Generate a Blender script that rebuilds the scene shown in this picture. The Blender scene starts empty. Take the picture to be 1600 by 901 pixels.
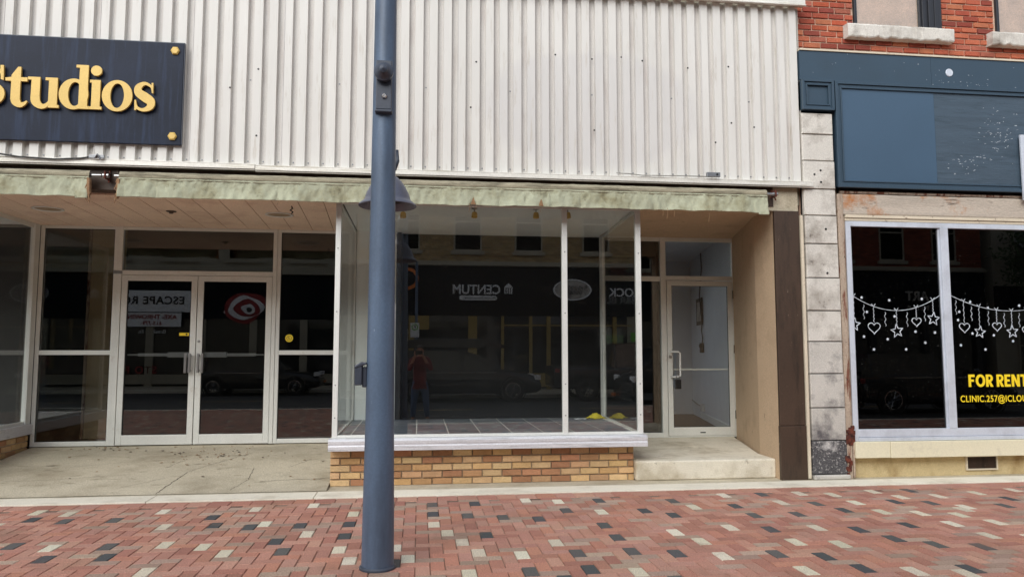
import bpy, bmesh, math, random
from mathutils import Vector, Matrix, noise
random.seed(7)
R = math.radians
scene = bpy.context.scene
col = scene.collection

# ------------------------------------------------------------------ camera, sky, sun
cam_d = bpy.data.cameras.new('camera'); cam = bpy.data.objects.new('camera', cam_d); col.objects.link(cam)
cam.location = (0, 0, 1.467); cam.rotation_euler = (R(94.85), 0, R(-7.15))
cam_d.lens = 26.0; cam_d.sensor_width = 36; cam_d.clip_start = 0.004; cam_d.clip_end = 2000
scene.camera = cam

world = bpy.data.worlds.new('World'); scene.world = world; world.use_nodes = True
wn = world.node_tree; bg = wn.nodes['Background']
sky = wn.nodes.new('ShaderNodeTexSky'); sky.sky_type = 'NISHITA'; sky.sun_disc = False
sky.sun_elevation = R(36); sky.sun_rotation = R(210)
sky.dust_density = 1.0; sky.air_density = 1.0
hsv = wn.nodes.new('ShaderNodeHueSaturation'); hsv.inputs['Saturation'].default_value = 0.40
wn.links.new(sky.outputs[0], hsv.inputs['Color']); wn.links.new(hsv.outputs[0], bg.inputs[0])
bg.inputs[1].default_value = 0.15
sd = bpy.data.lights.new('sun', 'SUN'); sun = bpy.data.objects.new('sun', sd); col.objects.link(sun)
sd.energy = 1.5; sd.angle = R(50); sd.color = (1.0, 1.0, 0.955)
sun.rotation_euler = (R(54), 0, R(-30))       # light comes from high behind the camera
scene.view_settings.view_transform = 'Standard'; scene.view_settings.look = 'None'
scene.view_settings.exposure = 0.6; scene.view_settings.gamma = 1
scene.render.engine = 'CYCLES'
scene.cycles.max_bounces = 10; scene.cycles.transparent_max_bounces = 24; scene.cycles.transmission_bounces = 6

# ------------------------------------------------------------------ materials
def lin(r, g, b):
    f = lambda c: (c/255/12.92) if c/255 <= .04045 else ((c/255+.055)/1.055)**2.4
    return (f(r), f(g), f(b), 1)
def new_mat(name):
    m = bpy.data.materials.new(name); m.use_nodes = True
    nt = m.node_tree; b = nt.nodes['Principled BSDF']
    return m, nt, b
def N(nt, t, **kw):
    n = nt.nodes.new(t)
    for k, v in kw.items(): setattr(n, k, v)
    return n
def noise_node(nt, scale, detail=6, rough=.6, stretch=None):
    tc = N(nt, 'ShaderNodeTexCoord'); mp = N(nt, 'ShaderNodeMapping')
    if stretch: mp.inputs['Scale'].default_value = stretch
    nz = N(nt, 'ShaderNodeTexNoise'); nz.inputs['Scale'].default_value = scale
    nz.inputs['Detail'].default_value = detail; nz.inputs['Roughness'].default_value = rough
    nt.links.new(tc.outputs['Object'], mp.inputs[0]); nt.links.new(mp.outputs[0], nz.inputs[0])
    return nz
def ramp(nt, src, a, b, ca=(0,0,0,1), cb=(1,1,1,1)):
    r = N(nt, 'ShaderNodeValToRGB'); r.color_ramp.elements[0].position = a; r.color_ramp.elements[1].position = b
    r.color_ramp.elements[0].color = ca; r.color_ramp.elements[1].color = cb
    nt.links.new(src, r.inputs[0]); return r
def mixc(nt, fac, a, b, mode='MIX'):
    m = N(nt, 'ShaderNodeMix', data_type='RGBA', blend_type=mode)
    for sock, v in ((m.inputs[0], fac), (m.inputs[6], a), (m.inputs[7], b)):
        if isinstance(v, bpy.types.NodeSocket): nt.links.new(v, sock)
        else: sock.default_value = v
    return m.outputs[2]
def weathered(name, c, rough=.6, metal=0, var=.12, vs=3, fine=.08, fs=60, dirt=None, dscale=4, dlo=.55, dhi=.75, dstretch=None,
              bump=.0, bs=80, attr=False, stretch=None, dirt2=None, d2scale=1, d2lo=.6, d2hi=.7, d2stretch=None, spec=.5):
    m, nt, b = new_mat(name)
    base = c
    if attr:
        at = N(nt, 'ShaderNodeAttribute', attribute_name='Col'); base = at.outputs['Color']
    n1 = noise_node(nt, vs, stretch=stretch)
    r1 = ramp(nt, n1.outputs[0], .3, .7, (1-var,)*3+(1,), (1+var,)*3+(1,))
    out = mixc(nt, 1.0, base, r1.outputs[0], 'MULTIPLY')
    n2 = noise_node(nt, fs, 3, stretch=stretch)
    r2 = ramp(nt, n2.outputs[0], .36, .64, (1-fine,)*3+(1,), (1+fine,)*3+(1,))
    out = mixc(nt, 1.0, out, r2.outputs[0], 'MULTIPLY')
    if dirt:
        n3 = noise_node(nt, dscale, 8, .65, dstretch); r3 = ramp(nt, n3.outputs[0], dlo, dhi)
        out = mixc(nt, r3.outputs[0], out, dirt)
    if dirt2:
        n3 = noise_node(nt, d2scale, 8, .7, d2stretch); r3 = ramp(nt, n3.outputs[0], d2lo, d2hi)
        out = mixc(nt, r3.outputs[0], out, dirt2)
    nt.links.new(out, b.inputs['Base Color'])
    b.inputs['Roughness'].default_value = rough; b.inputs['Metallic'].default_value = metal
    b.inputs['Specular IOR Level'].default_value = spec
    if bump:
        n4 = noise_node(nt, bs, 5, stretch=stretch); bp = N(nt, 'ShaderNodeBump'); bp.inputs['Strength'].default_value = bump
        bp.inputs['Distance'].default_value = .01
        nt.links.new(n4.outputs[0], bp.inputs['Height']); nt.links.new(bp.outputs[0], b.inputs['Normal'])
    return m
def glass(name, tint=(1, 1, 1, 1), ior=1.55, rough=0.0, dust=0.0):
    m, nt, b = new_mat(name); nt.nodes.remove(b)
    out = nt.nodes['Material Output']
    tr = N(nt, 'ShaderNodeBsdfTransparent'); tr.inputs[0].default_value = tint
    gl = N(nt, 'ShaderNodeBsdfGlossy'); gl.inputs['Roughness'].default_value = rough
    geo = N(nt, 'ShaderNodeNewGeometry')
    mi = N(nt, 'ShaderNodeMix'); mi.inputs[2].default_value = ior; mi.inputs[3].default_value = 1/ior
    nt.links.new(geo.outputs['Backfacing'], mi.inputs[0])
    fr = N(nt, 'ShaderNodeFresnel'); nt.links.new(mi.outputs[0], fr.inputs['IOR'])
    mx = N(nt, 'ShaderNodeMixShader'); nt.links.new(fr.outputs[0], mx.inputs[0])
    nt.links.new(tr.outputs[0], mx.inputs[1]); nt.links.new(gl.outputs[0], mx.inputs[2])
    last = mx
    if dust:
        df = N(nt, 'ShaderNodeBsdfDiffuse'); df.inputs[0].default_value = (.6, .6, .57, 1)
        nz = noise_node(nt, 1.6, 10, .75, (1, 1, .5)); rp = ramp(nt, nz.outputs[0], .35, .75, (dust*.3,)*3+(1,), (dust*1.6,)*3+(1,))
        nz2 = noise_node(nt, 70, 2, .5); rp2 = ramp(nt, nz2.outputs[0], .74, .77, (0, 0, 0, 1), (.3, .3, .3, 1))
        ad = N(nt, 'ShaderNodeMath', operation='ADD'); nt.links.new(rp.outputs[0], ad.inputs[0]); nt.links.new(rp2.outputs[0], ad.inputs[1])
        m2 = N(nt, 'ShaderNodeMixShader'); nt.links.new(ad.outputs[0], m2.inputs[0])
        nt.links.new(mx.outputs[0], m2.inputs[1]); nt.links.new(df.outputs[0], m2.inputs[2]); last = m2
    nt.links.new(last.outputs[0], out.inputs[0])
    return m

M = {}
M['cladding'] = None  # built below
M['alu'] = weathered('aluminium', lin(226, 227, 222), .42, .15, .07, 2, .05, 90, dirt=lin(188, 176, 164), dscale=3, dlo=.62, dhi=.8, stretch=(1, 1, 1))
M['alu_bright'] = weathered('aluminium_sill', lin(226, 226, 230), .35, .3, .06, 2, .06, 60, dirt=lin(150, 148, 150), dscale=6, dlo=.55, dhi=.8, dstretch=(.4, 1, 6))
M['steel'] = weathered('steel', lin(175, 175, 175), .3, .9, .05, 4, .03, 80)
M['white_enamel'] = weathered('white_enamel', lin(225, 225, 222), .3, 0, .03, 4, .02, 80)
M['flash'] = weathered('flashing', lin(226, 223, 214), .5, .2, .08, 2, .06, 60, dirt=lin(160, 150, 122), dscale=2.2, dlo=.55, dhi=.75, dstretch=(.6, 1, 12))
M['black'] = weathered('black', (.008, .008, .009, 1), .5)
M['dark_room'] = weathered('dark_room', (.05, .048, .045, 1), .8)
M['room_floor'] = weathered('room_floor', lin(80, 52, 38), .4, 0, .2, 2, .1, 30, stretch=(1, 6, 1))
M['room_tan'] = weathered('room_tan', lin(190, 170, 135), .8)
M['white_wall'] = weathered('white_wall', lin(240, 244, 241), .6, 0, .04, 2, .02, 60)
M['grey_wall'] = weathered('grey_wall', lin(228, 232, 236), .7, 0, .05, 2, .02, 60)
M['stucco'] = weathered('stucco', lin(198, 172, 142), .9, 0, .07, 1.5, .14, 90, dirt=lin(176, 150, 122), dscale=3, dlo=.5, dhi=.75, dirt2=lin(146, 124, 102), d2scale=6, d2lo=.66, d2hi=.72, d2stretch=(1, 1, .5), bump=.6, bs=150)
M['brown_metal'] = weathered('brown_metal', lin(72, 56, 45), .5, .1, .12, 1.5, .08, 60, dirt=lin(48, 38, 30), dscale=3, dlo=.5, dhi=.7, dstretch=(3, 1, .5), dirt2=lin(150, 135, 115), d2scale=14, d2lo=.66, d2hi=.70, d2stretch=(3, 1, .6))
M['canvas'] = weathered('canvas', lin(172, 174, 150), .9, 0, .14, 2, .1, 200, dirt=lin(138, 132, 102), dscale=3.5, dlo=.46, dhi=.72, dstretch=(1, 1, 1.2), dirt2=lin(96, 92, 72), d2scale=7, d2lo=.58, d2hi=.74, bump=.4, bs=40)
M['canvas_top'] = weathered('canvas_top', lin(160, 152, 130), .95, 0, .15, 3, .15, 150, dirt=lin(100, 94, 78), dscale=7, dlo=.45, dhi=.7, dstretch=(.5, 1, 3), bump=.5, bs=60)
M['frayed'] = weathered('frayed_cloth', lin(146, 114, 84), .95, 0, .2, 30, .2, 200)
M['concrete'] = weathered('concrete', lin(194, 184, 162), .92, 0, .1, .9, .16, 80, dirt=lin(160, 149, 127), dscale=1.6, dlo=.45, dhi=.72, dirt2=lin(128, 118, 98), d2scale=4.5, d2lo=.58, d2hi=.72, d2stretch=(.6, 1.6, 1), bump=.9, bs=40)
M['curb'] = weathered('curb_concrete', lin(228, 221, 204), .9, 0, .06, 1.2, .08, 120, dirt=lin(196, 186, 166), dscale=2.5, dlo=.5, dhi=.75, bump=.4, bs=90)
M['step'] = weathered('step_concrete', lin(222, 214, 196), .9, 0, .08, 1.5, .1, 100, dirt=lin(172, 158, 132), dscale=2.2, dlo=.46, dhi=.7, dirt2=lin(128, 114, 92), d2scale=7, d2lo=.62, d2hi=.72, bump=.7, bs=60)
M['pole'] = weathered('pole_paint', lin(88, 106, 129), .45, .1, .12, 1.2, .06, 60, dirt=lin(66, 76, 92), dscale=2.5, dlo=.42, dhi=.72, dstretch=(2, 2, .35), dirt2=lin(150, 165, 180), d2scale=11, d2lo=.69, d2hi=.72, d2stretch=(4, 4, .6))
M['pole_dark'] = weathered('pole_fitting', lin(66, 72, 84), .4, .1, .1, 8, .06, 60)
M['lamp_shade'] = weathered('lamp_shade_paint', lin(92, 96, 112), .4, .1, .08, 5, .04, 60)
M['board'] = weathered('sign_board', lin(27, 35, 52), .5, 0, .25, 1.2, .06, 60, dirt=lin(46, 60, 86), dscale=3, dlo=.5, dhi=.8, dstretch=(5, 1, .4), spec=.2)
M['gold'] = weathered('gold_letter', lin(214, 180, 98), .45, .1, .06, 3, .04, 60)
M['blue_wood'] = weathered('blue_paint', lin(54, 74, 90), .45, 0, .06, 1.5, .05, 60, dirt=lin(52, 70, 84), dscale=3, dlo=.5, dhi=.75)
M['blue_panel'] = weathered('blue_panel', lin(66, 90, 112), .4, 0, .05, 1, .03, 60)
M['blue_ply'] = weathered('blue_plywood', lin(68, 84, 98), .55, 0, .12, 4, .06, 60, stretch=(.4, 1, 5), dirt=lin(56, 72, 84), dscale=5, dlo=.5, dhi=.7, dstretch=(.5, 1, 5), dirt2=lin(215, 220, 222), d2scale=16, d2lo=.69, d2hi=.70, d2stretch=(.6, 1, 2), bump=.3, bs=30)
M['stone_white'] = weathered('limestone', lin(212, 207, 198), .9, 0, .07, 2, .1, 90, dirt=lin(158, 150, 140), dscale=3.5, dlo=.48, dhi=.7, dirt2=lin(84, 76, 70), d2scale=7, d2lo=.62, d2hi=.72, bump=.6, bs=60)
M['stone_grey'] = weathered('limestone_grey', lin(194, 189, 181), .9, 0, .1, 2, .14, 120, dirt=lin(92, 88, 90), dscale=3, dlo=.5, dhi=.7, bump=.6, bs=60)
M['stone_black'] = weathered('limestone_soot', lin(78, 76, 78), .95, 0, .2, 3, .4, 90, dirt=lin(190, 186, 182), dscale=38, dlo=.55, dhi=.66, dirt2=lin(200, 196, 192), d2scale=3, d2lo=.6, d2hi=.72, bump=.7, bs=60)
M['peeling'] = weathered('peeling_wood', lin(176, 158, 140), .9, 0, .15, 4, .2, 60, stretch=(3, 1, .6), dirt=lin(118, 70, 52), dscale=5, dlo=.5, dhi=.6, dstretch=(3, 1, .5), dirt2=lin(60, 45, 40), d2scale=18, d2lo=.62, d2hi=.68, bump=.8, bs=40)
M['rust'] = weathered('rust', lin(105, 52, 38), .95, 0, .35, 20, .3, 120, dirt=lin(60, 34, 30), dscale=15, dlo=.45, dhi=.6, bump=1, bs=50)
M['beam'] = weathered('old_beam', lin(188, 176, 162), .9, 0, .12, 2, .15, 60, stretch=(.5, 1, 5), dirt=lin(176, 112, 56), dscale=1.1, dlo=.56, dhi=.64, dirt2=lin(84, 70, 60), d2scale=4, d2lo=.6, d2hi=.7, d2stretch=(.6, 1, 3), bump=.6, bs=30)
M['cream'] = weathered('cream_paint', lin(226, 218, 190), .6, 0, .04, 1.5, .04, 60, dirt=lin(190, 182, 160), dscale=3, dlo=.55, dhi=.75, dirt2=lin(130, 110, 88), d2scale=5, d2lo=.72, d2hi=.75, d2stretch=(.6, 1, 2))
M['yellow_found'] = weathered('yellow_foundation', lin(206, 186, 142), .85, 0, .08, 1.5, .1, 80, dirt=lin(160, 132, 88), dscale=2.5, dlo=.5, dhi=.72, dstretch=(1, 1, .6), bump=.8, bs=25)
M['white_frame'] = weathered('white_frame', lin(206, 212, 222), .4, .1, .05, 1.5, .03, 60, dirt=lin(168, 170, 178), dscale=2, dlo=.5, dhi=.8)
M['cream_strip'] = weathered('cream_strip', lin(212, 200, 178), .7, 0, .08, 2, .06, 60, dirt=lin(120, 95, 75), dscale=7, dlo=.62, dhi=.7)
M['yellow_text'] = weathered('yellow_vinyl', lin(250, 218, 40), .5, 0, .02, 3, .02, 60)
M['chalk'] = weathered('chalk_paint', lin(205, 212, 220), .9, 0, .2, 30, .2, 90)
M['win_black'] = weathered('window_frame_black', lin(38, 40, 46), .4, 0, .1, 4, .05, 60)
M['blind'] = weathered('blind', lin(225, 222, 212), .8, 0, .03, 2, .02, 60)
M['brick'] = weathered('brick', (1, 1, 1, 1), .9, 0, .12, 8, .16, 130, attr=True, bump=.7, bs=70)
M['brick_red'] = weathered('red_brick', (1, 1, 1, 1), .9, 0, .16, 5, .16, 130, attr=True, bump=.9, bs=50, dirt=lin(118, 60, 42), dscale=2.5, dlo=.58, dhi=.75)
M['mortar'] = weathered('mortar', lin(168, 150, 128), .95, 0, .15, 5, .15, 90)
M['mortar_red'] = weathered('mortar_red', lin(205, 172, 150), .95, 0, .15, 5, .15, 90)
M['paver'] = weathered('paver', (1, 1, 1, 1), .92, 0, .09, .7, .34, 120, attr=True, bump=.6, bs=200, dirt=lin(142, 112, 94), dscale=1.3, dlo=.55, dhi=.8, dirt2=lin(70, 60, 56), d2scale=13, d2lo=.70, d2hi=.73)
M['sand'] = weathered('joint_sand', lin(150, 128, 112), .95, 0, .25, 3, .2, 90, dirt=lin(92, 66, 56), dscale=2, dlo=.42, dhi=.62)
M['tile'] = weathered('slate_tile', (1, 1, 1, 1), .45, 0, .3, 3, .15, 40, attr=True, stretch=(1, 3, 1))
M['grout'] = weathered('grout', lin(228, 226, 220), .9)
M['asphalt'] = weathered('asphalt', (.05, .05, .05, 1), .9, 0, .15, 1, .3, 120, bump=.5, bs=120)
M['yellow_cloth'] = weathered('yellow_cloth', lin(225, 205, 60), .9, 0, .15, 8, .1, 100)
M['paper'] = weathered('white_paper', lin(225, 228, 235), .9)
M['rubber'] = weathered('rubber', (.015, .015, .015, 1), .7)
M['cable'] = weathered('cable', (.015, .015, .016, 1), .5)
M['grey_cable'] = weathered('grey_cable', lin(150, 148, 142), .5)
M['zinc'] = weathered('zinc_box', lin(140, 142, 145), .4, .7, .1, 10, .05, 60)
M['light_lens'] = weathered('lamp_glass_cover', lin(165, 145, 118), .5, 0, .1, 10, .05, 60)
M['skin'] = weathered('skin', lin(190, 138, 112), .6, 0, .05, 10, .03, 90)
M['hair'] = weathered('hair', lin(45, 34, 28), .7, 0, .2, 60, .2, 90)
M['denim'] = weathered('denim', lin(82, 104, 140), .9, 0, .2, 6, .1, 150)
M['shirt'] = weathered('checked_shirt', lin(120, 42, 48), .9, 0, .3, 14, .2, 60)
M['car_black'] = weathered('car_paint_black', (.02, .022, .026, 1), .10, .2, .02, 2, .01, 50, spec=.8)
M['car_grey'] = weathered('car_paint_grey', (.03, .033, .038, 1), .15, .3, .02, 2, .01, 50, spec=.8)
M['car_glass'] = weathered('car_glass', (.02, .025, .03, 1), .05, 0, .02, 2, .01, 50, spec=1)
M['chrome'] = weathered('chrome', lin(200, 200, 205), .15, 1, .02, 2, .01, 50)
M['orange'] = weathered('orange_lens', lin(230, 120, 30), .3)
M['leaf'] = weathered('leaf', (.05, .10, .03, 1), .6, 0, .4, 1.5, .3, 20)
M['bark'] = weathered('bark', (.12, .09, .07, 1), .9, 0, .3, 4, .2, 40)
M['opp_brick'] = weathered('yellow_brick', (1, 1, 1, 1), .9, 0, .12, 3, .1, 60, attr=True)
M['opp_stone'] = weathered('pale_stone', lin(165, 158, 140), .9, 0, .1, 1, .08, 40)
M['opp_dark'] = weathered('dark_sign_band', lin(16, 22, 28), .8, 0, .1, 1, .05, 40, spec=.05)
M['opp_yellow'] = weathered('yellow_trim', lin(165, 140, 76), .6, 0, .08, 1, .05, 40)
M['opp_glass'] = weathered('shop_glass', (.015, .018, .02, 1), .05, 0, .1, 1, .05, 40, spec=.8)
M['sign_white'] = weathered('sign_white', lin(246, 248, 250), .5, 0, .03)
M['sign_red'] = weathered('sign_red', lin(150, 34, 38), .5)
M['sign_green'] = weathered('sign_green', lin(110, 200, 50), .5)
M['glass'] = glass('window_glass', (.985, 1, .992, 1), 2.0, 0, .001)
M['glass_door'] = glass('door_glass', (.86, .88, .88, 1), 1.85, 0, .001)
M['glass_dark'] = glass('tinted_glass', (.35, .36, .37, 1), 1.75, 0, .0008)

# soffit boards: dusty pink perforated planks, joints are real gaps in the mesh
M['soffit'] = weathered('soffit_board', lin(232, 208, 186), .8, 0, .07, 1.2, .12, 90, dirt=lin(200, 166, 146), dscale=2, dlo=.5, dhi=.8)

# cladding: off-white baked paint, chalky where an oval sign once hung, small stains
def cladding_mat():
    m, nt, b = new_mat('cladding_paint')
    n1 = noise_node(nt, 1.2, 6, .6, (3, 1, .6)); r1 = ramp(nt, n1.outputs[0], .3, .7, (.93,)*3+(1,), (1.04,)*3+(1,))
    tc = N(nt, 'ShaderNodeTexCoord')
    mp = N(nt, 'ShaderNodeMapping'); mp.inputs['Location'].default_value = (-.5*1.95/1.27, 0, -.5*4.23/.69); mp.inputs['Scale'].default_value = (.5/1.27, 0, .5/.69)
    nt.links.new(tc.outputs['Object'], mp.inputs[0])
    nzz = noise_node(nt, 2.5, 4); 
    ln = N(nt, 'ShaderNodeVectorMath', operation='LENGTH'); nt.links.new(mp.outputs[0], ln.inputs[0])
    ad = N(nt, 'ShaderNodeMath', operation='MULTIPLY_ADD'); nt.links.new(nzz.outputs[0], ad.inputs[0]); ad.inputs[1].default_value = .10; nt.links.new(ln.outputs['Value'], ad.inputs[2])
    oval = ramp(nt, ad.outputs[0], .51, .58, (1, 1, 1, 1), (0, 0, 0, 1))
    out = mixc(nt, oval.outputs[0], lin(218, 215, 209), lin(211, 208, 204))
    out = mixc(nt, 1, out, r1.outputs[0], 'MULTIPLY')
    n3 = noise_node(nt, 5, 7, .7, (3, 1, .35)); r3 = ramp(nt, n3.outputs[0], .56, .74); 
    out = mixc(nt, r3.outputs[0], out, lin(192, 184, 172))
    nt.links.new(out, b.inputs['Base Color']); b.inputs['Roughness'].default_value = .5
    return m
M['cladding'] = cladding_mat()
M['groove'] = weathered('cladding_recess_shade', lin(206, 202, 197), .6, 0, .05, 2, .04, 60, dirt=lin(184, 174, 168), dscale=3, dlo=.5, dhi=.8, dstretch=(3, 1, .5))  # darker than the ribs: groove shade put into the recess colour

# ------------------------------------------------------------------ mesh helpers
class MB:
    def __init__(s): s.v = []; s.f = []; s.c = []; s.m = []
    def face(s, pts, c=None, mi=0):
        i = len(s.v); s.v += [tuple(p) for p in pts]; s.f.append(tuple(range(i, i+len(pts)))); s.c.append(c); s.m.append(mi)
    def idx(s, pts, faces, c=None, mi=0):
        i = len(s.v); s.v += [tuple(p) for p in pts]
        for f in faces: s.f.append(tuple(i+k for k in f)); s.c.append(c); s.m.append(mi)
    def box(s, x0, x1, y0, y1, z0, z1, c=None, mi=0):
        p = [(x0,y0,z0),(x1,y0,z0),(x1,y1,z0),(x0,y1,z0),(x0,y0,z1),(x1,y0,z1),(x1,y1,z1),(x0,y1,z1)]
        s.idx(p, [(0,3,2,1),(4,5,6,7),(0,1,5,4),(1,2,6,5),(2,3,7,6),(3,0,4,7)], c, mi); return s
    def slab(s, p, n, c=None, mi=0):      # prism: polygon p pushed by vector n
        p = [Vector(a) for a in p]; n = Vector(n); k = len(p)
        s.idx(p+[a+n for a in p], [tuple(range(k))[::-1], tuple(range(k, 2*k))]+[(i, (i+1) % k, k+(i+1) % k, k+i) for i in range(k)], c, mi); return s
    def tube(s, pts, r, seg=10, c=None, mi=0, cap=True):
        pts = [Vector(p) for p in pts]; rs = r if isinstance(r, (list, tuple)) else [r]*len(pts)
        rings = []; prev = None
        for i, p in enumerate(pts):
            t = (pts[min(i+1, len(pts)-1)]-pts[max(i-1, 0)]).normalized()
            a = prev if prev else (Vector((0,0,1)) if abs(t.z) < .9 else Vector((1,0,0)))
            u = (a-t*a.dot(t)).normalized(); prev = u; w = t.cross(u)
            rings.append([p+(u*math.cos(2*math.pi*k/seg)+w*math.sin(2*math.pi*k/seg))*rs[i] for k in range(seg)])
        V = [q for g in rings for q in g]; F = []
        for i in range(len(rings)-1):
            for k in range(seg): F.append((i*seg+k, i*seg+(k+1) % seg, (i+1)*seg+(k+1) % seg, (i+1)*seg+k))
        if cap: F.append(tuple(range(seg))[::-1]); F.append(tuple((len(rings)-1)*seg+k for k in range(seg)))
        s.idx(V, F, c, mi); return s
    def lathe(s, prof, origin=(0,0,0), axis='Z', seg=32, mi=0):
        V = []; o = Vector(origin)
        for r, h in prof:
            for k in range(seg):
                a = 2*math.pi*k/seg; p = {'Z': (r*math.cos(a), r*math.sin(a), h), 'Y': (r*math.cos(a), h, r*math.sin(a)), 'X': (h, r*math.cos(a), r*math.sin(a))}[axis]
                V.append(o+Vector(p))
        F = [(i*seg+k, i*seg+(k+1) % seg, (i+1)*seg+(k+1) % seg, (i+1)*seg+k) for i in range(len(prof)-1) for k in range(seg)]
        s.idx(V, F, None, mi); return s
    def build(s, name, mat, parent=None, bevel=0, smooth=False, seg=2, auto=None):
        me = bpy.data.meshes.new(name); me.from_pydata(s.v, [], s.f); 
        bm = bmesh.new(); bm.from_mesh(me); bmesh.ops.recalc_face_normals(bm, faces=bm.faces); bm.to_mesh(me); bm.free()
        mats = mat if isinstance(mat, (list, tuple)) else [mat]
        for m_ in mats: me.materials.append(m_)
        if len(mats) > 1: me.polygons.foreach_set('material_index', s.m)
        if any(c is not None for c in s.c):
            ca = me.color_attributes.new('Col', 'FLOAT_COLOR', 'CORNER'); buf = []
            for p, c in zip(me.polygons, s.c): buf += list(c or (.5, .5, .5, 1))*p.loop_total
            ca.data.foreach_set('color', buf)
        o = bpy.data.objects.new(name, me); col.objects.link(o)
        if smooth:
            me.polygons.foreach_set('use_smooth', [True]*len(me.polygons))
            if auto: 
                ms = bmesh.new(); ms.from_mesh(me)
                for e in ms.edges:
                    if len(e.link_faces) == 2 and e.calc_face_angle(0) > R(auto): e.smooth = False
                ms.to_mesh(me); ms.free()
        if parent:
            o.parent = parent; place_child(o, parent)
        if bevel:
            b = o.modifiers.new('bevel', 'BEVEL'); b.width = bevel; b.segments = seg; b.limit_method = 'ANGLE'; b.harden_normals = False
        return o
def world_loc(o):
    v = Vector((0,0,0))
    while o: v = v+o.location; o = o.parent
    return v
def place_child(o, parent):          # meshes are written in world coordinates: bring them into their parent's frame
    w = world_loc(parent); o.data.transform(Matrix.Translation(-w))
def tag(o, label=None, cat=None, group=None, kind=None):
    if label: o['label'] = label
    if cat: o['category'] = cat
    if group: o['group'] = group
    if kind: o['kind'] = kind
    return o
def empty(name, loc, label, cat, group=None):
    o = bpy.data.objects.new(name, None); o.location = loc; o.empty_display_size = .1; col.objects.link(o)
    return tag(o, label, cat, group)
def text(body, size, loc, mat, name, parent=None, ext=.004, face=-1, off=0, sx=1, spacing=1, align='LEFT'):
    cu = bpy.data.curves.new(name, 'FONT'); cu.body = body; cu.size = size; cu.extrude = ext; cu.offset = off; cu.space_character = spacing; cu.align_x = align
    tmp = bpy.data.objects.new(name, cu); col.objects.link(tmp)
    bpy.context.view_layer.update()
    me = bpy.data.meshes.new_from_object(tmp.evaluated_get(bpy.context.evaluated_depsgraph_get()))
    bpy.data.objects.remove(tmp)
    me.transform(Matrix.Translation(loc) @ Matrix.Rotation(R(180) if face > 0 else 0, 4, 'Z') @ Matrix.Rotation(R(90), 4, 'X') @ Matrix.Diagonal((sx, 1, 1, 1)))
    me.materials.clear(); me.materials.append(mat)
    o = bpy.data.objects.new(name, me); col.objects.link(o)
    if parent: o.parent = parent; place_child(o, parent)
    return o
def jit(c, a=.1):
    k = 1+random.uniform(-a, a); return (c[0]*k, c[1]*k*random.uniform(.97, 1.03), c[2]*k, 1)
def bricks(mb, x0, x1, z0, z1, Y, bl, bh, pal, mortar=.01, holes=(), depth=.012, jitter=.003, rnd=True):
    """courses of single bricks standing out of a mortar sheet, facing -Y"""
    row = 0; z = z0
    while z < z1-.01:
        x = x0-(bl/2 if row % 2 else 0)+(random.uniform(-.04, .04) if rnd else 0)
        while x < x1:
            w = bl*(random.uniform(.94, 1.06) if rnd else 1)
            a, b = max(x, x0), min(x+w-mortar, x1); zt = min(z+bh-mortar, z1)
            if b-a > .02:
                cx, cz = (a+b)/2, (z+zt)/2; segs = [(a, b)]
                for hx0, hx1, hz0, hz1 in holes:
                    if hz0 < cz < hz1:
                        ns = []
                        for p, q in segs:
                            if q <= hx0 or p >= hx1: ns.append((p, q))
                            else:
                                if p < hx0-.02: ns.append((p, hx0))
                                if q > hx1+.02: ns.append((hx1, q))
                        segs = ns
                for p, q in segs:
                    j = random.uniform(-jitter, jitter); yf = Y-depth+j; e = .0035; jz = random.uniform(-.002, .002)
                    c = jit(random.choice(pal), .13); zz0 = z+jz; zz1 = zt+jz
                    P = [(p,Y,zz0),(q,Y,zz0),(q,Y,zz1),(p,Y,zz1),(p+e,yf,zz0+e),(q-e,yf,zz0+e),(q-e,yf,zz1-e),(p+e,yf,zz1-e)]
                    mb.idx(P, [(4,5,6,7),(0,1,5,4),(1,2,6,5),(2,3,7,6),(3,0,4,7)], c, 0)
            x += w
        z += bh; row += 1
def frame_rect(mb, x0, x1, z0, z1, y0, y1, w, wb=None, wt=None, wr=None):
    wb = w if wb is None else wb; wt = w if wt is None else wt; wr = w if wr is None else wr
    mb.box(x0, x0+w, y0, y1, z0, z1); mb.box(x1-wr, x1, y0, y1, z0, z1)
    mb.box(x0+w, x1-wr, y0+.002, y1-.002, z0, z0+wb); mb.box(x0+w, x1-wr, y0+.002, y1-.002, z1-wt, z1)

# ================================================================== SETTING
g = MB().face([(-300,-300,-.16),(300,-300,-.16),(300,300,-.16),(-300,300,-.16)]).__class__
mb = MB(); mb.face([(-400,-400,-.17),(400,-400,-.17),(400,400,-.17),(-400,400,-.17)]); tag(mb.build('ground', M['asphalt']), kind='structure')
mb = MB(); mb.face([(-80,-9,-.13),(80,-9,-.13),(80,1.25,-.13),(-80,1.25,-.13)]); tag(mb.build('road', M['asphalt']), kind='structure')
mb = MB()
for i in range(-13, 14): mb.box(i*6-1.5, i*6+1.5, -3.96, -3.84, -.128, -.126)
tag(mb.build('road_marking', M['opp_yellow']), kind='structure')
mb = MB(); mb.box(-80, 80, 1.1, 1.25, -.16, .0); mb.box(-80, 80, -9.15, -9, -.16, 0); tag(mb.build('kerb', M['curb'], bevel=.015), kind='structure')
mb = MB(); mb.box(-80, 80, -13, -9.152, -.16, -.003); tag(mb.build('far_pavement', M['concrete']), kind='structure')

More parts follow.
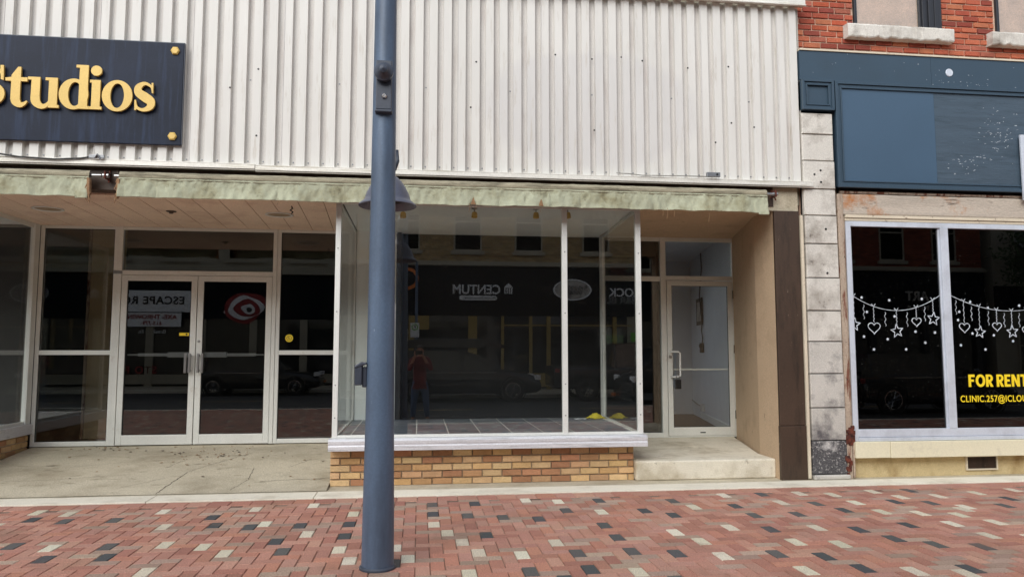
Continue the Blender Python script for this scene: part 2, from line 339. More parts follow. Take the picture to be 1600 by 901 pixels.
# brick pavers: 90 degree herringbone of real bevelled pavers on a sand bed
def sag(x, y): return 0.0
mb = MB(); mb.face([(-16,1.25,-.009),(20,1.25,-.009),(20,7.72,-.009),(-16,7.72,-.009)]); tag(mb.build('paver_sand_bed', M['sand']), kind='structure')
mb = MB(); u = .1025; ox, oy = -16, 1.25
red = [lin(184,135,117), lin(176,124,106), lin(188,143,124), lin(168,117,101), lin(182,137,121), lin(178,129,113), lin(185,130,109)]
dark = [lin(84,84,85), lin(76,78,80), lin(94,92,90)]; light = [lin(214,204,182), lin(206,196,174), lin(220,212,192)]; tan = [lin(172,146,130), lin(178,154,136), lin(164,138,122)]
nx, ny = int(36/u), int((7.60-1.25)/u); used = {}
def pv(x0, y0, x1, y1, c):
    gp = .0022; e = .004; h = random.uniform(-.0012, .0012); x0 += gp; x1 -= gp; y0 += gp; y1 -= gp
    P = [(x0,y0,-.008),(x1,y0,-.008),(x1,y1,-.008),(x0,y1,-.008),(x0+e,y0+e,h),(x1-e,y0+e,h),(x1-e,y1-e,h),(x0+e,y1-e,h)]
    mb.idx(P, [(4,5,6,7),(0,1,5,4),(1,2,6,5),(2,3,7,6),(3,0,4,7)], c)
for i in range(nx):
    for j in range(ny):
        k = (i-j) % 4; x, y = ox+i*u, oy+j*u
        if k == 0:
            c = jit(random.choice(red), .07)
            if random.random() < .30: c = jit(random.choice(tan), .08)
            pv(x, y, x+2*u, y+u, c)
        elif k == 3 and j < ny-1:
            r = random.random(); near = any((i+a, j+b) in used for a in range(-2, 3) for b in range(-2, 3))
            # darker, lighter stones spread about evenly, never touching
            q = .45 if not near else .05
            if r < q:
                c = jit(random.choice(dark if random.random() < .56 else light), .06); used[(i, j)] = 1
            else: c = jit(random.choice(red), .08)
            pv(x, y, x+u, y+2*u, c)
# header row against the curb
yy = oy+ny*u; x = ox
while x < 20: pv(x, yy, x+.2, 7.715, jit(random.choice(red), .06)); x += .2
tag(mb.build('sidewalk', M['paver']), kind='structure')
# concrete curb strip along the shop fronts, in poured lengths
mb = MB(); xs = [-16, -10.4, -7.6, -2.62, -1.03, 3.3, 5.9, 9.5, 14, 20]
for a, b in zip(xs, xs[1:]): mb.box(a+.003, b-.003, 7.72, 8.04, -.12, .012)
tag(mb.build('concrete_strip', M['curb'], bevel=.006), kind='structure')
mb = MB()
for a, b in zip([-16,-4.95,-.94,2.45,4.9,20], [-4.95,-.94,2.45,4.9,20]): mb.box(a+.002, b-.002, 8.043, 8.6, -.12, .006)
tag(mb.build('concrete_apron', M['concrete'], bevel=.003), kind='structure')
# sloping entrance floor with cracks (narrow real slits left between slabs)
mb = MB(); nx_, ny_ = 46, 26
def ez(y): return .012+max(0, min(1, (y-8.12)/(10.46-8.12)))**.9*.212
for i in range(nx_):
    for j in range(ny_):
        xa, xb = -4.98+i*(4.03/nx_), -4.98+(i+1)*(4.03/nx_); ya, yb = 8.1+j*(2.42/ny_), 8.1+(j+1)*(2.42/ny_)
        f = lambda x, y: ez(y)+.006*noise.noise((x*1.7, y*2.1, 0))
        mb.face([(xa,ya,f(xa,ya)),(xb,ya,f(xb,ya)),(xb,yb,f(xb,yb)),(xa,yb,f(xa,yb))])
o = tag(mb.build('entrance_ramp', M['concrete'], smooth=True), kind='structure')
# cracks as thin dark tar-filled lines
mb = MB()
def crack(pts, w=.004):
    out = []
    for (x0, y0), (x1, y1) in zip(pts, pts[1:]):
        n = max(2, int(math.hypot(x1-x0, y1-y0)/.035))
        for k in range(n): out.append((x0+(x1-x0)*k/n+random.uniform(-.008, .008), y0+(y1-y0)*k/n+random.uniform(-.012, .012)))
    out.append(pts[-1])
    for (x0, y0), (x1, y1) in zip(out, out[1:]):
        d = Vector((x1-x0, y1-y0)).normalized(); nx2, ny2 = -d.y*w*random.uniform(.3, 1), d.x*w
        z0, z1 = ez(y0)+.006*noise.noise((x0*1.7, y0*2.1, 0))+.002, ez(y1)+.006*noise.noise((x1*1.7, y1*2.1, 0))+.002
        mb.face([(x0-nx2,y0-ny2,z0),(x1-nx2,y1-ny2,z1),(x1+nx2,y1+ny2,z1),(x0+nx2,y0+ny2,z0)])
crack([(-2.66,8.12),(-2.62,8.6),(-2.6,9.0)], .006); crack([(-2.6,9.0),(-2.35,9.45),(-2.1,9.9)], .004)
crack([(-1.95,8.2),(-1.85,8.6),(-1.9,9.1)], .004); crack([(-1.7,8.5),(-1.2,8.55),(-.98,8.6)], .004); crack([(-3.1,8.35),(-2.75,8.75)], .003)
crack([(-4.4,8.7),(-3.9,8.75),(-3.2,8.9)], .003); crack([(-2.9,9.2),(-2.8,9.6),(-2.3,9.8)], .003); crack([(-1.5,9.1),(-1.3,9.5),(-1.1,9.4)], .003); crack([(-4.1,9.3),(-3.5,9.5)], .003)
tag(mb.build('ramp_crack', M['brown_metal']), kind='structure')
mb = MB(); rg = random.Random(5)
for k in range(90):
    if k < 50: x, y = rg.gauss(-2.5, .35), min(10.3, rg.gauss(9.8, .3))
    elif k < 70: x, y = rg.gauss(-4.0, .25), min(10.35, rg.gauss(10.2, .1))
    else: x, y = rg.uniform(-4.7, -1.1), rg.uniform(8.3, 10.3)
    if not -4.9 < x < -1: continue
    r = rg.uniform(.006, .022); z = ez(y)+.008; a = rg.uniform(0, 3)
    mb.slab([(x+r*rg.uniform(.6, 1.2)*math.cos(a+q*1.25), y+r*rg.uniform(.6, 1.2)*math.sin(a+q*1.25), z+rg.uniform(-.002, .004)) for q in range(5)], (0, 0, .003), None, rg.choice((0, 0, 1)))
tag(mb.build('leaf_litter', [M['frayed'], M['brown_metal']]), kind='stuff', label='dry leaf scraps and grit on the sloping entrance floor', cat='litter')
# step and raised porch at the right door
mb = MB(); mb.slab([(2.455,8.27,.007),(4.125,8.27,.007),(4.135,8.72,.007),(4.6,10.5,.007),(2.455,10.5,.007)], (0,0,.22)); tag(mb.build('entrance_step', M['step'], bevel=.02, seg=3), kind='structure')

# ================================================================== PALE CLAD SHOP BUILDING
B = empty('shop_building', (0, 8.3, 0), 'pale ribbed metal clad shop building with recessed glass doors and a central display window', 'building')
# ribbed cladding: continuous folded sheet
mb = MB(); pitch = .159; fw, sl, gw, dp = .090, .006, .057, .045
x = -9.0+.02; z0, z1 = 3.465, 5.60; prof = []
while x < 4.49:
    prof += [(x, 8.12, 0), (x+fw, 8.12, 1), (x+fw+sl, 8.12+dp, 2), (x+fw+sl+gw, 8.12+dp, 1)]; x += pitch
prof = [(min(p[0], 4.49), p[1], p[2]) for p in prof if p[0] < 4.55]
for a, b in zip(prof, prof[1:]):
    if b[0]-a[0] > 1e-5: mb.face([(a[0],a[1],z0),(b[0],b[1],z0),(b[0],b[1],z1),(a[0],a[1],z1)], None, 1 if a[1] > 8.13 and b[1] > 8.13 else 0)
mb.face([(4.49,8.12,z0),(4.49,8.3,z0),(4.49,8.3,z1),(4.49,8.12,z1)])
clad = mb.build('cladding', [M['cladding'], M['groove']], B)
# screws
mb = MB(); sc = MB(); x = -9.0+.02; i = 0
while x < 4.4:
    cx = x+fw+sl+gw/2
    if cx > -4.6:
        sc = MB(); sc.lathe([(.0, -.005), (.009, -.004), (.009, 0)], (cx, 8.12+dp, 3.515), 'Y', 8); sc.build('screw', M['zinc'], B)
        if i % 6 == 2: sc = MB(); sc.lathe([(.0, -.005), (.009, -.004), (.009, 0)], (cx, 8.12+dp, 4.42), 'Y', 8); sc.build('screw', M['zinc'], B)
    x += pitch; i += 1
for cx, cz in [(-1.77,4.53),(-1.77,3.79),(1.52,4.86),(1.95,4.83),(1.97,3.99),(2.55,4.84),(-2.06,4.31),(3.6,4.82),(2.3,4.87),(3.62,4.14),(3.9,4.1),(3.42,3.9),(0.61,4.73),(.55,4.2),(3.1,4.78)]:
    hl = MB(); hl.lathe([(0, -.0015), (.011, -.0015), (.011, 0)], (cx, 8.119, cz), 'Y', 8); hl.build('old_screw_hole', M['black'], B)
for k in range(-1, 14):
    xk = -9.0+.02+pitch*(6*k+5); 
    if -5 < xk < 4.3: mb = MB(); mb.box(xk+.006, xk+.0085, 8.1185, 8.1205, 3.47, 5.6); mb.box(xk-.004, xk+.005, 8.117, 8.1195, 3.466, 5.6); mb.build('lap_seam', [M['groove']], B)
mb = MB(); mb.box(-9, 4.56, 8.05, 8.13, 5.602, 5.70); mb.box(-9, 4.56, 8.03, 8.06, 5.585, 5.60); mb.box(2.98, 2.99, 8.043, 8.05, 5.603, 5.698)
mb.build('cap_flashing', M['flash'], B, bevel=.004)
mb = MB()
for a, b, dz in ((-9, -1.76, 0), (-1.755, 4.575, -.012)):
    mb.box(a, b, 8.04, 8.2, 3.452+dz, 3.462+dz); mb.box(a, b, 8.04, 8.052, 3.405+dz, 3.451+dz); mb.box(a, b, 8.053, 8.075, 3.392+dz, 3.402+dz)
mb.build('drip_flashing', M['flash'], B, bevel=.003)
# wall core behind cladding and header above the recesses
mb = MB(); mb.box(-9, 4.485, 8.22, 8.5, 3.2, 9.5); mb.build('upper_wall', M['opp_stone'], B)
mb = MB(); mb.box(-9, 4.12, 8.14, 8.3, 3.16, 3.39); mb.build('header_board', M['brown_metal'], B)
# soffit: left, wooden planks running away from the street, slightly slanted; right, stucco
mb = MB(); w = .285
for k in range(-2, 18):
    xa = -5.35+k*w-.0; s_ = -.12
    p = [(xa, 8.32), (xa+w-.008, 8.32), (xa+w-.008+s_, 10.5), (xa+s_, 10.5)]
    p = [(max(-5.1, min(-.9, a)), b) for a, b in p]
    if p[1][0]-p[0][0] > .01 or p[2][0]-p[3][0] > .01: mb.slab([(a, b, 3.14) for a, b in p], (0, 0, .02))
mb.build('soffit', M['soffit'], B)
mb = MB(); mb.box(-5.1, -.86, 8.3, 10.5, 3.162, 3.2); mb.build('soffit_backing', M['black'], B)
mb = MB(); mb.box(2.6, 4.8, 8.3, 10.44, 3.14, 3.2); mb.build('soffit', M['stucco'], B)
# stucco pier beside the right door (polygon in plan)
mb = MB(); mb.slab([(4.12,8.17,0),(4.135,8.70,0),(4.62,10.47,0),(5.0,10.47,0),(5.0,8.3,0),(4.43,8.3,0),(4.43,8.17,0)], (0,0,3.14)); mb.build('stucco_pier', M['stucco'], B, bevel=.008)
mb = MB(); mb.box(4.118, 4.425, 8.12, 8.166, .62, 3.11); mb.box(4.112, 4.43, 8.115, 8.166, .0, .615); mb.build('column_casing', M['brown_metal'], B, bevel=.004)
mb = MB(); mb.box(4.05, 4.43, 8.15, 8.168, 3.115, 3.39); mb.build('column_head', M['concrete'], B)
mb = MB(); mb.box(4.432, 4.462, 8.10, 8.16, 0.02, 3.06); mb.box(4.464, 4.472, 8.11, 8.16, .02, 3.0); mb.build('edge_strip', M['cream_strip'], B, bevel=.003)

# ---- central display window
Dw = MB()
Y0, Y1 = 8.27, 8.33
Dw.box(-.925, -.868, Y0, Y1, .53, 3.14); Dw.box(2.485, 2.545, Y0, Y1, .53, 3.14)
Dw.box(1.615, 1.675, Y0-.006, Y1, .53, 3.13)
Dw.box(-.868, 1.615, Y0+.003, Y1-.003, .53, .56); Dw.box(1.675, 2.485, Y0+.003, Y1-.003, .53, .56); Dw.box(-.868, 2.485, Y0+.003, Y1-.003, 3.10, 3.14)
Dw.box(-.915, -.875, 10.38, 10.44, .53, 3.14); Dw.box(2.61, 2.655, 10.37, 10.42, .53, 3.14)
Dw.box(-.915, -.88, Y1, 10.38, .53, .55); Dw.box(-.91, -.88, Y1, 10.38, 3.105, 3.139)
Dw.slab([(2.50,Y1,.53),(2.53,Y1,.53),(2.645,10.37,.53),(2.615,10.37,.53)], (0,0,.022)); Dw.slab([(2.50,Y1,3.10),(2.53,Y1,3.10),(2.645,10.37,3.10),(2.615,10.37,3.10)], (0,0,.038))
disp = Dw.build('display_window', M['alu'], B, bevel=.004)
mb = MB(); mb.box(-.87, 1.62, 8.297, 8.303, .555, 3.105); mb.build('pane', M['glass'], disp)
mb = MB(); mb.box(1.67, 2.49, 8.297, 8.303, .555, 3.105); mb.build('pane', M['glass'], disp)
mb = MB(); mb.box(-.899, -.893, 8.33, 10.38, .55, 3.11); mb.build('pane', M['glass'], disp)
mb = MB(); mb.slab([(2.512,8.33,.55),(2.518,8.33,.55),(2.633,10.37,.55),(2.627,10.37,.55)], (0,0,2.56)); mb.build('pane', M['glass'], disp)
for zz in (1.1, 1.9, 2.6, .75):
    for xx in (1.645, -.897, 2.515): mb = MB(); mb.lathe([(0, -.005), (.007, -.004), (.007, 0)], (xx, 8.264 if xx == 1.645 else 8.27, zz), 'Y', 10); mb.build('screw', M['zinc'], disp)
# stepped aluminium sill
mb = MB(); 
pf = [(8.20,.40),(8.20,.45),(8.215,.455),(8.215,.47),(8.205,.475),(8.205,.505),(8.225,.525),(8.30,.529),(8.30,.40)]
mb.slab([(-.955, a, b) for a, b in pf], (3.53, 0, 0))
pf2 = [(-.955-.0, a, b) for a, b in pf]
mb.build('sill', M['alu_bright'], disp, bevel=.003)
mb = MB(); mb.box(-.95, 2.57, 8.302, 10.42, .40, .528); mb.build('platform', M['stone_grey'], B)
mb = MB(); mb.box(-.945, 2.45, 8.372, 8.5, 0, .399); mb.box(-.945,-.85,8.5,10.4,0.05,.399); mb.box(2.4, 2.446, 8.5, 10.4, .05, .399); mb.build('brick_base', M['mortar'], B)
mb = MB()
pal = [lin(196,160,112), lin(206,170,122), lin(188,148,102), lin(178,136,96), lin(202,166,124), lin(168,122,88), lin(208,176,130), lin(174,124,92), lin(190,150,112)]
bricks(mb, -.945, 2.45, .008, .395, 8.37, .222, .0765, pal, .011, rnd=False, depth=.020, jitter=.004)
mb.build('brick_facing', M['brick'], B)
# tiled display floor
mb = MB(); yy = 8.33; r_ = 0
tl = [lin(112,118,126), lin(122,127,134), lin(100,106,116), lin(128,130,136)]
while yy < 10.4:
    xx = -.87-.24+(.0 if r_ % 2 else 0)
    while xx < 2.64:
        a, b = max(xx, -.87), min(xx+.36, 2.50+.055*(yy-8.33)); 
        if b-a > .02: mb.box(a, b-.006, yy, min(yy+.615, 10.4), .5315, .5335, jit(random.choice(tl), .12))
        xx += .366
    yy += .63; r_ += 1
mb.build('tile_floor', M['tile'], B)
mb = MB(); mb.box(-.87, 2.6, 8.31, 10.42, .5285, .5315); mb.build('floor_grout', M['grout'], B)
mb = MB(); mb.box(-.87, 2.62, 8.33, 10.6, 3.141, 3.18); mb.build('display_ceiling', M['white_wall'], B)
mb = MB(); mb.box(-.872, -.615, 10.40, 10.45, .53, 3.14); mb.box(-.605, -.325, 10.40, 10.45, .53, 3.14); mb.box(-.62,-.60,10.39,10.40,.53,3.1); mb.build('back_panel', M['white_wall'], B, bevel=.003)
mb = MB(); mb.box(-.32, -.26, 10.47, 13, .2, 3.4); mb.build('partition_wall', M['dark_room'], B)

# ---- interior rooms (unlit)
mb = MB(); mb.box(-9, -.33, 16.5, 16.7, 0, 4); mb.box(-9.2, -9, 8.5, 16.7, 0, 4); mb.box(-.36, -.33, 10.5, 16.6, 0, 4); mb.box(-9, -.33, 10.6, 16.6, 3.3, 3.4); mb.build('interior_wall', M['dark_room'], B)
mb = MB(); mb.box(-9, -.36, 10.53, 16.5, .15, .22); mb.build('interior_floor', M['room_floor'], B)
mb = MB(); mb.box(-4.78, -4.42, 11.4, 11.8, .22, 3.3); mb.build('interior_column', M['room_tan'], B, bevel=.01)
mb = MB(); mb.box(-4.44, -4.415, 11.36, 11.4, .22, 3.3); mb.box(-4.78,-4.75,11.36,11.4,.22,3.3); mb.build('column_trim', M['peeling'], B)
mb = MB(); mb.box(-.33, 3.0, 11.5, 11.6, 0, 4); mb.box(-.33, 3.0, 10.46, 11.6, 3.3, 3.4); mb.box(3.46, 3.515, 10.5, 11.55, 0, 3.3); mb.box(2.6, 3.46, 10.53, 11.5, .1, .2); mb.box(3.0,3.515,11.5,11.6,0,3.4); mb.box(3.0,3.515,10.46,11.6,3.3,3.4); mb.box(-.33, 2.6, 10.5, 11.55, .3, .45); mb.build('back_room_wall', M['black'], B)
# hall behind the right door
mb = MB(); mb.slab([(4.66,10.5,.2),(4.72,10.5,.2),(5.6,14.5,.2),(5.5,14.5,.2)], (0,0,3.2)); mb.box(3.52, 5.6, 14.5, 14.6, .2, 3.4); mb.box(3.52, 3.57, 10.50, 11.75, .2, 3.4); mb.box(3.52, 3.57, 11.75, 14.5, .2, .7); mb.box(3.52, 5.6, 10.5, 14.6, 3.3, 3.4); mb.build('hall_wall', M['grey_wall'], B)  # unseen left wall has an added opening so sky light brightens the hall
mb = MB(); mb.box(3.57, 5.6, 10.53, 14.5, .15, .21); mb.build('hall_floor', M['room_floor'], B)
mb = MB(); mb.slab([(4.645,10.55,.21),(4.66,10.55,.21),(5.50,14.4,.21),(5.485,14.4,.21)], (0,0,.12)); mb.build('baseboard', M['white_wall'], B)

# ---- recessed glazed wall, left
YA, YB = 10.43, 10.49
def screen(x0, x1, z0, rails, name, mat, zt=3.14, w=.05, wb=.06):
    mb = MB(); frame_rect(mb, x0, x1, z0, zt, YA, YB, w, wb, .04)
    for r0, r1 in rails: mb.box(x0+w, x1-w, YA+.003, YB-.003, r0, r1)
    o = mb.build(name, M['alu'], B, bevel=.004); zs = [z0+wb]+[v for r in rails for v in r]+[zt-.04]
    for a, b in zip(zs[::2], zs[1::2]):
        p = MB(); p.box(x0+w-.006, x1-w+.006, 10.457, 10.463, a-.006, b+.006); p.build('pane', mat, o)
        p = MB(); frame_rect(p, x0+w-.001, x1-w+.001, a-.001, b+.001, 10.447, 10.4565, .008); p.build('gasket', M['rubber'], o)
    return o
screen(-5.0, -4.018, .232, [(1.42, 1.48)], 'side_window', M['glass_door'])
screen(-1.945, -.93, .232, [(1.42, 1.48)], 'side_window', M['glass_door'])
mb = MB(); mb.box(-4.016, -3.96, YA-.01, YB, .232, 3.14); mb.box(-2.0, -1.947, YA-.01, YB, .232, 3.14); mb.box(-3.96, -2.0, YA, YB, 2.49, 2.55); mb.box(-3.96, -2.0, YA+.002, YB, 3.10, 3.14)
tr = mb.build('transom_window', M['alu'], B, bevel=.004)
mb = MB(); mb.box(-3.965, -1.995, 10.457, 10.463, 2.545, 3.105); mb.build('pane', M['glass_door'], tr)
mb = MB(); mb.box(-4.06, -3.95, YA-.02, YA-.01, 2.50, 2.54); mb.build('bracket', M['steel'], tr)
def door(x0, x1, z0, z1, handle_right, y=10.45, mat=None, w=.075, wb=.13, wt=.075):
    mb = MB(); frame_rect(mb, x0, x1, z0, z1, y-.022, y+.022, w, wb, wt); o = mb.build('door', M['alu'], B, bevel=.004)
    p = MB(); p.box(x0+w-.006, x1-w+.006, y-.003, y+.003, z0+wb-.006, z1-wt+.006); p.build('pane', mat or M['glass_door'], o)
    p = MB(); frame_rect(p, x0+w-.001, x1-w+.001, z0+wb-.001, z1-wt+.001, y-.014, y-.0035, .008); p.build('gasket', M['rubber'], o)
    return o
dL = door(-3.955, -2.985, .236, 2.485, True); dR = door(-2.975, -2.005, .236, 2.485, False)
for d, s in ((dL, 1), (dR, -1)):
    xi = -2.98-s*.0
    inner = -3.06 if s > 0 else -2.9; outer = -3.88 if s > 0 else -2.08
    mb = MB(); mb.box(min(inner, inner-s*.30), max(inner, inner-s*.30), 10.50, 10.56, 1.385, 1.455)
    mb.box(min(inner-s*.30, inner-s*.68), max(inner-s*.30, inner-s*.68), 10.51, 10.545, 1.40, 1.44); mb.box(min(inner-s*.68, outer), max(inner-s*.68, outer), 10.52, 10.54, 1.41, 1.43)
    mb.build('push_bar', M['steel'], d, bevel=.004)
    mb = MB(); hx = -2.98-s*.055
    for q in (0, 1): mb.box(hx-.016+q*s*.0-(q*.052 if s > 0 else -q*.052)-.0, hx+.016-(q*.052 if s > 0 else -q*.052), 10.35, 10.375+.0, 1.18, 1.44)
    mb.box(hx-.01, hx+.01, 10.375, 10.43, 1.40, 1.42); mb.box(hx-.01, hx+.01, 10.375, 10.43, 1.20, 1.22)
    mb.build('pull_handle', M['steel'], d, bevel=.005)
mb = MB(); mb.lathe([(0, -.012), (.014, -.012), (.018, -.006), (.018, 0)], (-2.94, 10.428, 1.60), 'Y', 16); mb.build('lock', M['steel'], dR)

# ---- right door wall
mb = MB(); mb.box(2.60, 2.65, YA, YB, .232, 3.14); mb.box(3.50, 3.58, YA-.01, YB, .232, 3.14); mb.box(2.65, 3.50, YA+.002, YB, .232, .30); mb.box(2.65, 3.50, YA+.002, YB, 2.49, 2.56); mb.box(2.65, 3.5, YA+.002, YB, 3.08, 3.14)
sw = mb.build('side_window', M['alu'], B, bevel=.004)
for a, b in ((.295, 2.495), (2.555, 3.085)): mb = MB(); mb.box(2.645, 3.505, 10.457, 10.463, a, b); mb.build('pane', M['glass_door'], sw)
mb = MB(); mb.box(3.58, 4.60, YA, YB, 2.51, 2.57); mb.box(4.60, 4.66, YA, YB, .232, 3.14); mb.box(3.58, 4.60, YA+.002, YB, 3.08, 3.14); mb.box(3.58, 4.6, YA+.01, YB-.01, .228, .25)
tw = mb.build('transom_window', M['alu'], B, bevel=.004); mb = MB(); mb.box(3.575, 4.605, 10.457, 10.463, 2.565, 3.085); mb.build('pane', M['glass_door'], tw)
dd = door(3.59, 4.595, .255, 2.50, False, w=.075, wb=.12, mat=M['glass'])
for zz in (.55, 1.5, 2.3): mb = MB(); mb.box(4.598, 4.625, YA-.012, YA-.001, zz-.06, zz+.06); mb.build('hinge', M['brown_metal'], dd)
mb = MB(); mb.tube([(3.64,10.425,1.46),(3.64,10.36,1.46),(3.72,10.345,1.46),(3.745,10.345,1.44),(3.745,10.345,1.12),(3.72,10.345,1.10),(3.64,10.36,1.10),(3.64,10.425,1.10)], .013, 10)
mb.build('pull_handle', M['white_enamel'], dd, smooth=True)
mb = MB(); mb.lathe([(0, -.015), (.02, -.015), (.024, -.006), (.024, 0)], (3.63, 10.428, 1.385), 'Y', 16); mb.build('lock', M['steel'], dd)
mb = MB(); mb.box(3.66, 4.53, 10.50, 10.52, 1.19, 1.215); mb.build('push_bar', M['white_enamel'], dd, bevel=.004)
mb = MB(); mb.box(4.06, 4.14, YA-.004, YA-.0005, .29, .305); mb.build('name_plate', M['black'], dd)
# padlock hanging on the pull handle
PL = empty('padlock', (3.70, 10.33, 1.0), 'black padlock box hanging from the white pull handle of the right door', 'padlock')
mb = MB(); mb.box(3.66, 3.745, 10.31, 10.355, .93, 1.065); mb.build('body', M['black'], PL, bevel=.006)
mb = MB(); mb.tube([(3.685,10.333,1.06),(3.687,10.333,1.115),(3.70,10.333,1.13),(3.72,10.333,1.115),(3.722,10.333,1.06)], .006, 8); mb.build('shackle', M['steel'], PL, smooth=True)

# left display bay (mostly outside the picture)
mb = MB(); mb.box(-5.06, -5.0, 10.30, 10.42, .53, 3.14); mb.box(-5.06, -5.01, 8.27, 8.33, .53, 3.14); mb.box(-5.05, -5.02, 8.33, 10.3, .53, .57); mb.box(-5.05, -5.02, 8.33, 10.3, 3.08, 3.14); mb.box(-8.9, -5.06, 8.275, 8.325, .53, .57); mb.box(-8.9, -5.06, 8.275, 8.325, 3.10, 3.14); mb.box(-7, -6.94, 8.27, 8.33, .57, 3.1)
ld = mb.build('display_window', M['alu'], B, bevel=.004)
mb = MB(); mb.box(-5.038, -5.032, 8.33, 10.3, .565, 3.085); mb.build('pane', M['glass'], ld)
mb = MB(); mb.box(-8.9, -5.06, 8.297, 8.303, .565, 3.105); mb.build('pane', M['glass'], ld)
mb = MB(); mb.box(-9, -4.97, 8.2, 10.42, .40, .529); mb.build('sill', M['alu_bright'], ld, bevel=.006)
mb = MB(); mb.box(-9, -5.03, 8.37, 10.42, 0, .399); mb.build('brick_base', M['mortar'], B)
mb = MB(); bricks(mb, -9, -5.03, .008, .395, 8.37, .222, .0765, pal, .011, rnd=False, depth=.014)
n0 = len(mb.v); mb2 = MB(); bricks(mb2, 8.37, 10.42, .008, .395, 0, .222, .0765, pal, .011, rnd=False, depth=.014)
mb2.v = [(-5.03-q[1], q[0], q[2]) for q in mb2.v]; mb.idx(mb2.v, [], None)
for f, c in zip(mb2.f, mb2.c): mb.f.append(tuple(i+n0 for i in f)); mb.c.append(c); mb.m.append(0)
mb.build('brick_facing', M['brick'], B)
mb = MB(); mb.box(-9, -5.0, 8.3, 10.5, 3.141, 3.2); mb.build('display_ceiling', M['white_wall'], B)
mb = MB(); mb.box(-9, -5.02, 10.43, 10.46, .53, 3.14); mb.build('back_panel', M['dark_room'], B)
# little stickers on the left doors
st = MB(); st.box(-3.20, -3.075, 10.440, 10.446, 1.675, 1.715); o = tag(st.build('sticker', M['yellow_text']), 'small yellow rectangular sticker on the left glass door', 'sticker')
st = MB(); st.lathe([(.0, -.001), (.012, -.001), (.012, 0)], (-3.105, 10.4385, 1.695), 'Y', 16); st.build('emblem', M['black'], o)
st = MB(); st.lathe([(0, -.002), (.052, -.002), (.052, 0)], (-1.766, 10.455, 1.646), 'Y', 28); o = tag(st.build('sticker', M['yellow_text']), 'round yellow sticker on the narrow glass right of the double doors', 'sticker')
st = MB()
for k in range(24):
    a, b = 2*math.pi*k/24, 2*math.pi*(k+1)/24; r0, r1 = .030, .036
    st.face([(-1.766+r0*math.cos(a),10.4515,1.646+r0*math.sin(a)),(-1.766+r0*math.cos(b),10.4515,1.646+r0*math.sin(b)),(-1.766+r1*math.cos(b),10.4515,1.646+r1*math.sin(b)),(-1.766+r1*math.cos(a),10.4515,1.646+r1*math.sin(a))])
st.box(-1.782, -1.776, 10.451, 10.452, 1.63, 1.665); st.box(-1.776, -1.758, 10.451, 10.452, 1.66, 1.665); st.box(-1.776, -1.762, 10.451, 10.452, 1.645, 1.649); st.box(-1.76, -1.752, 10.451, 10.452, 1.63, 1.65)
st.build('emblem', M['brown_metal'], o)

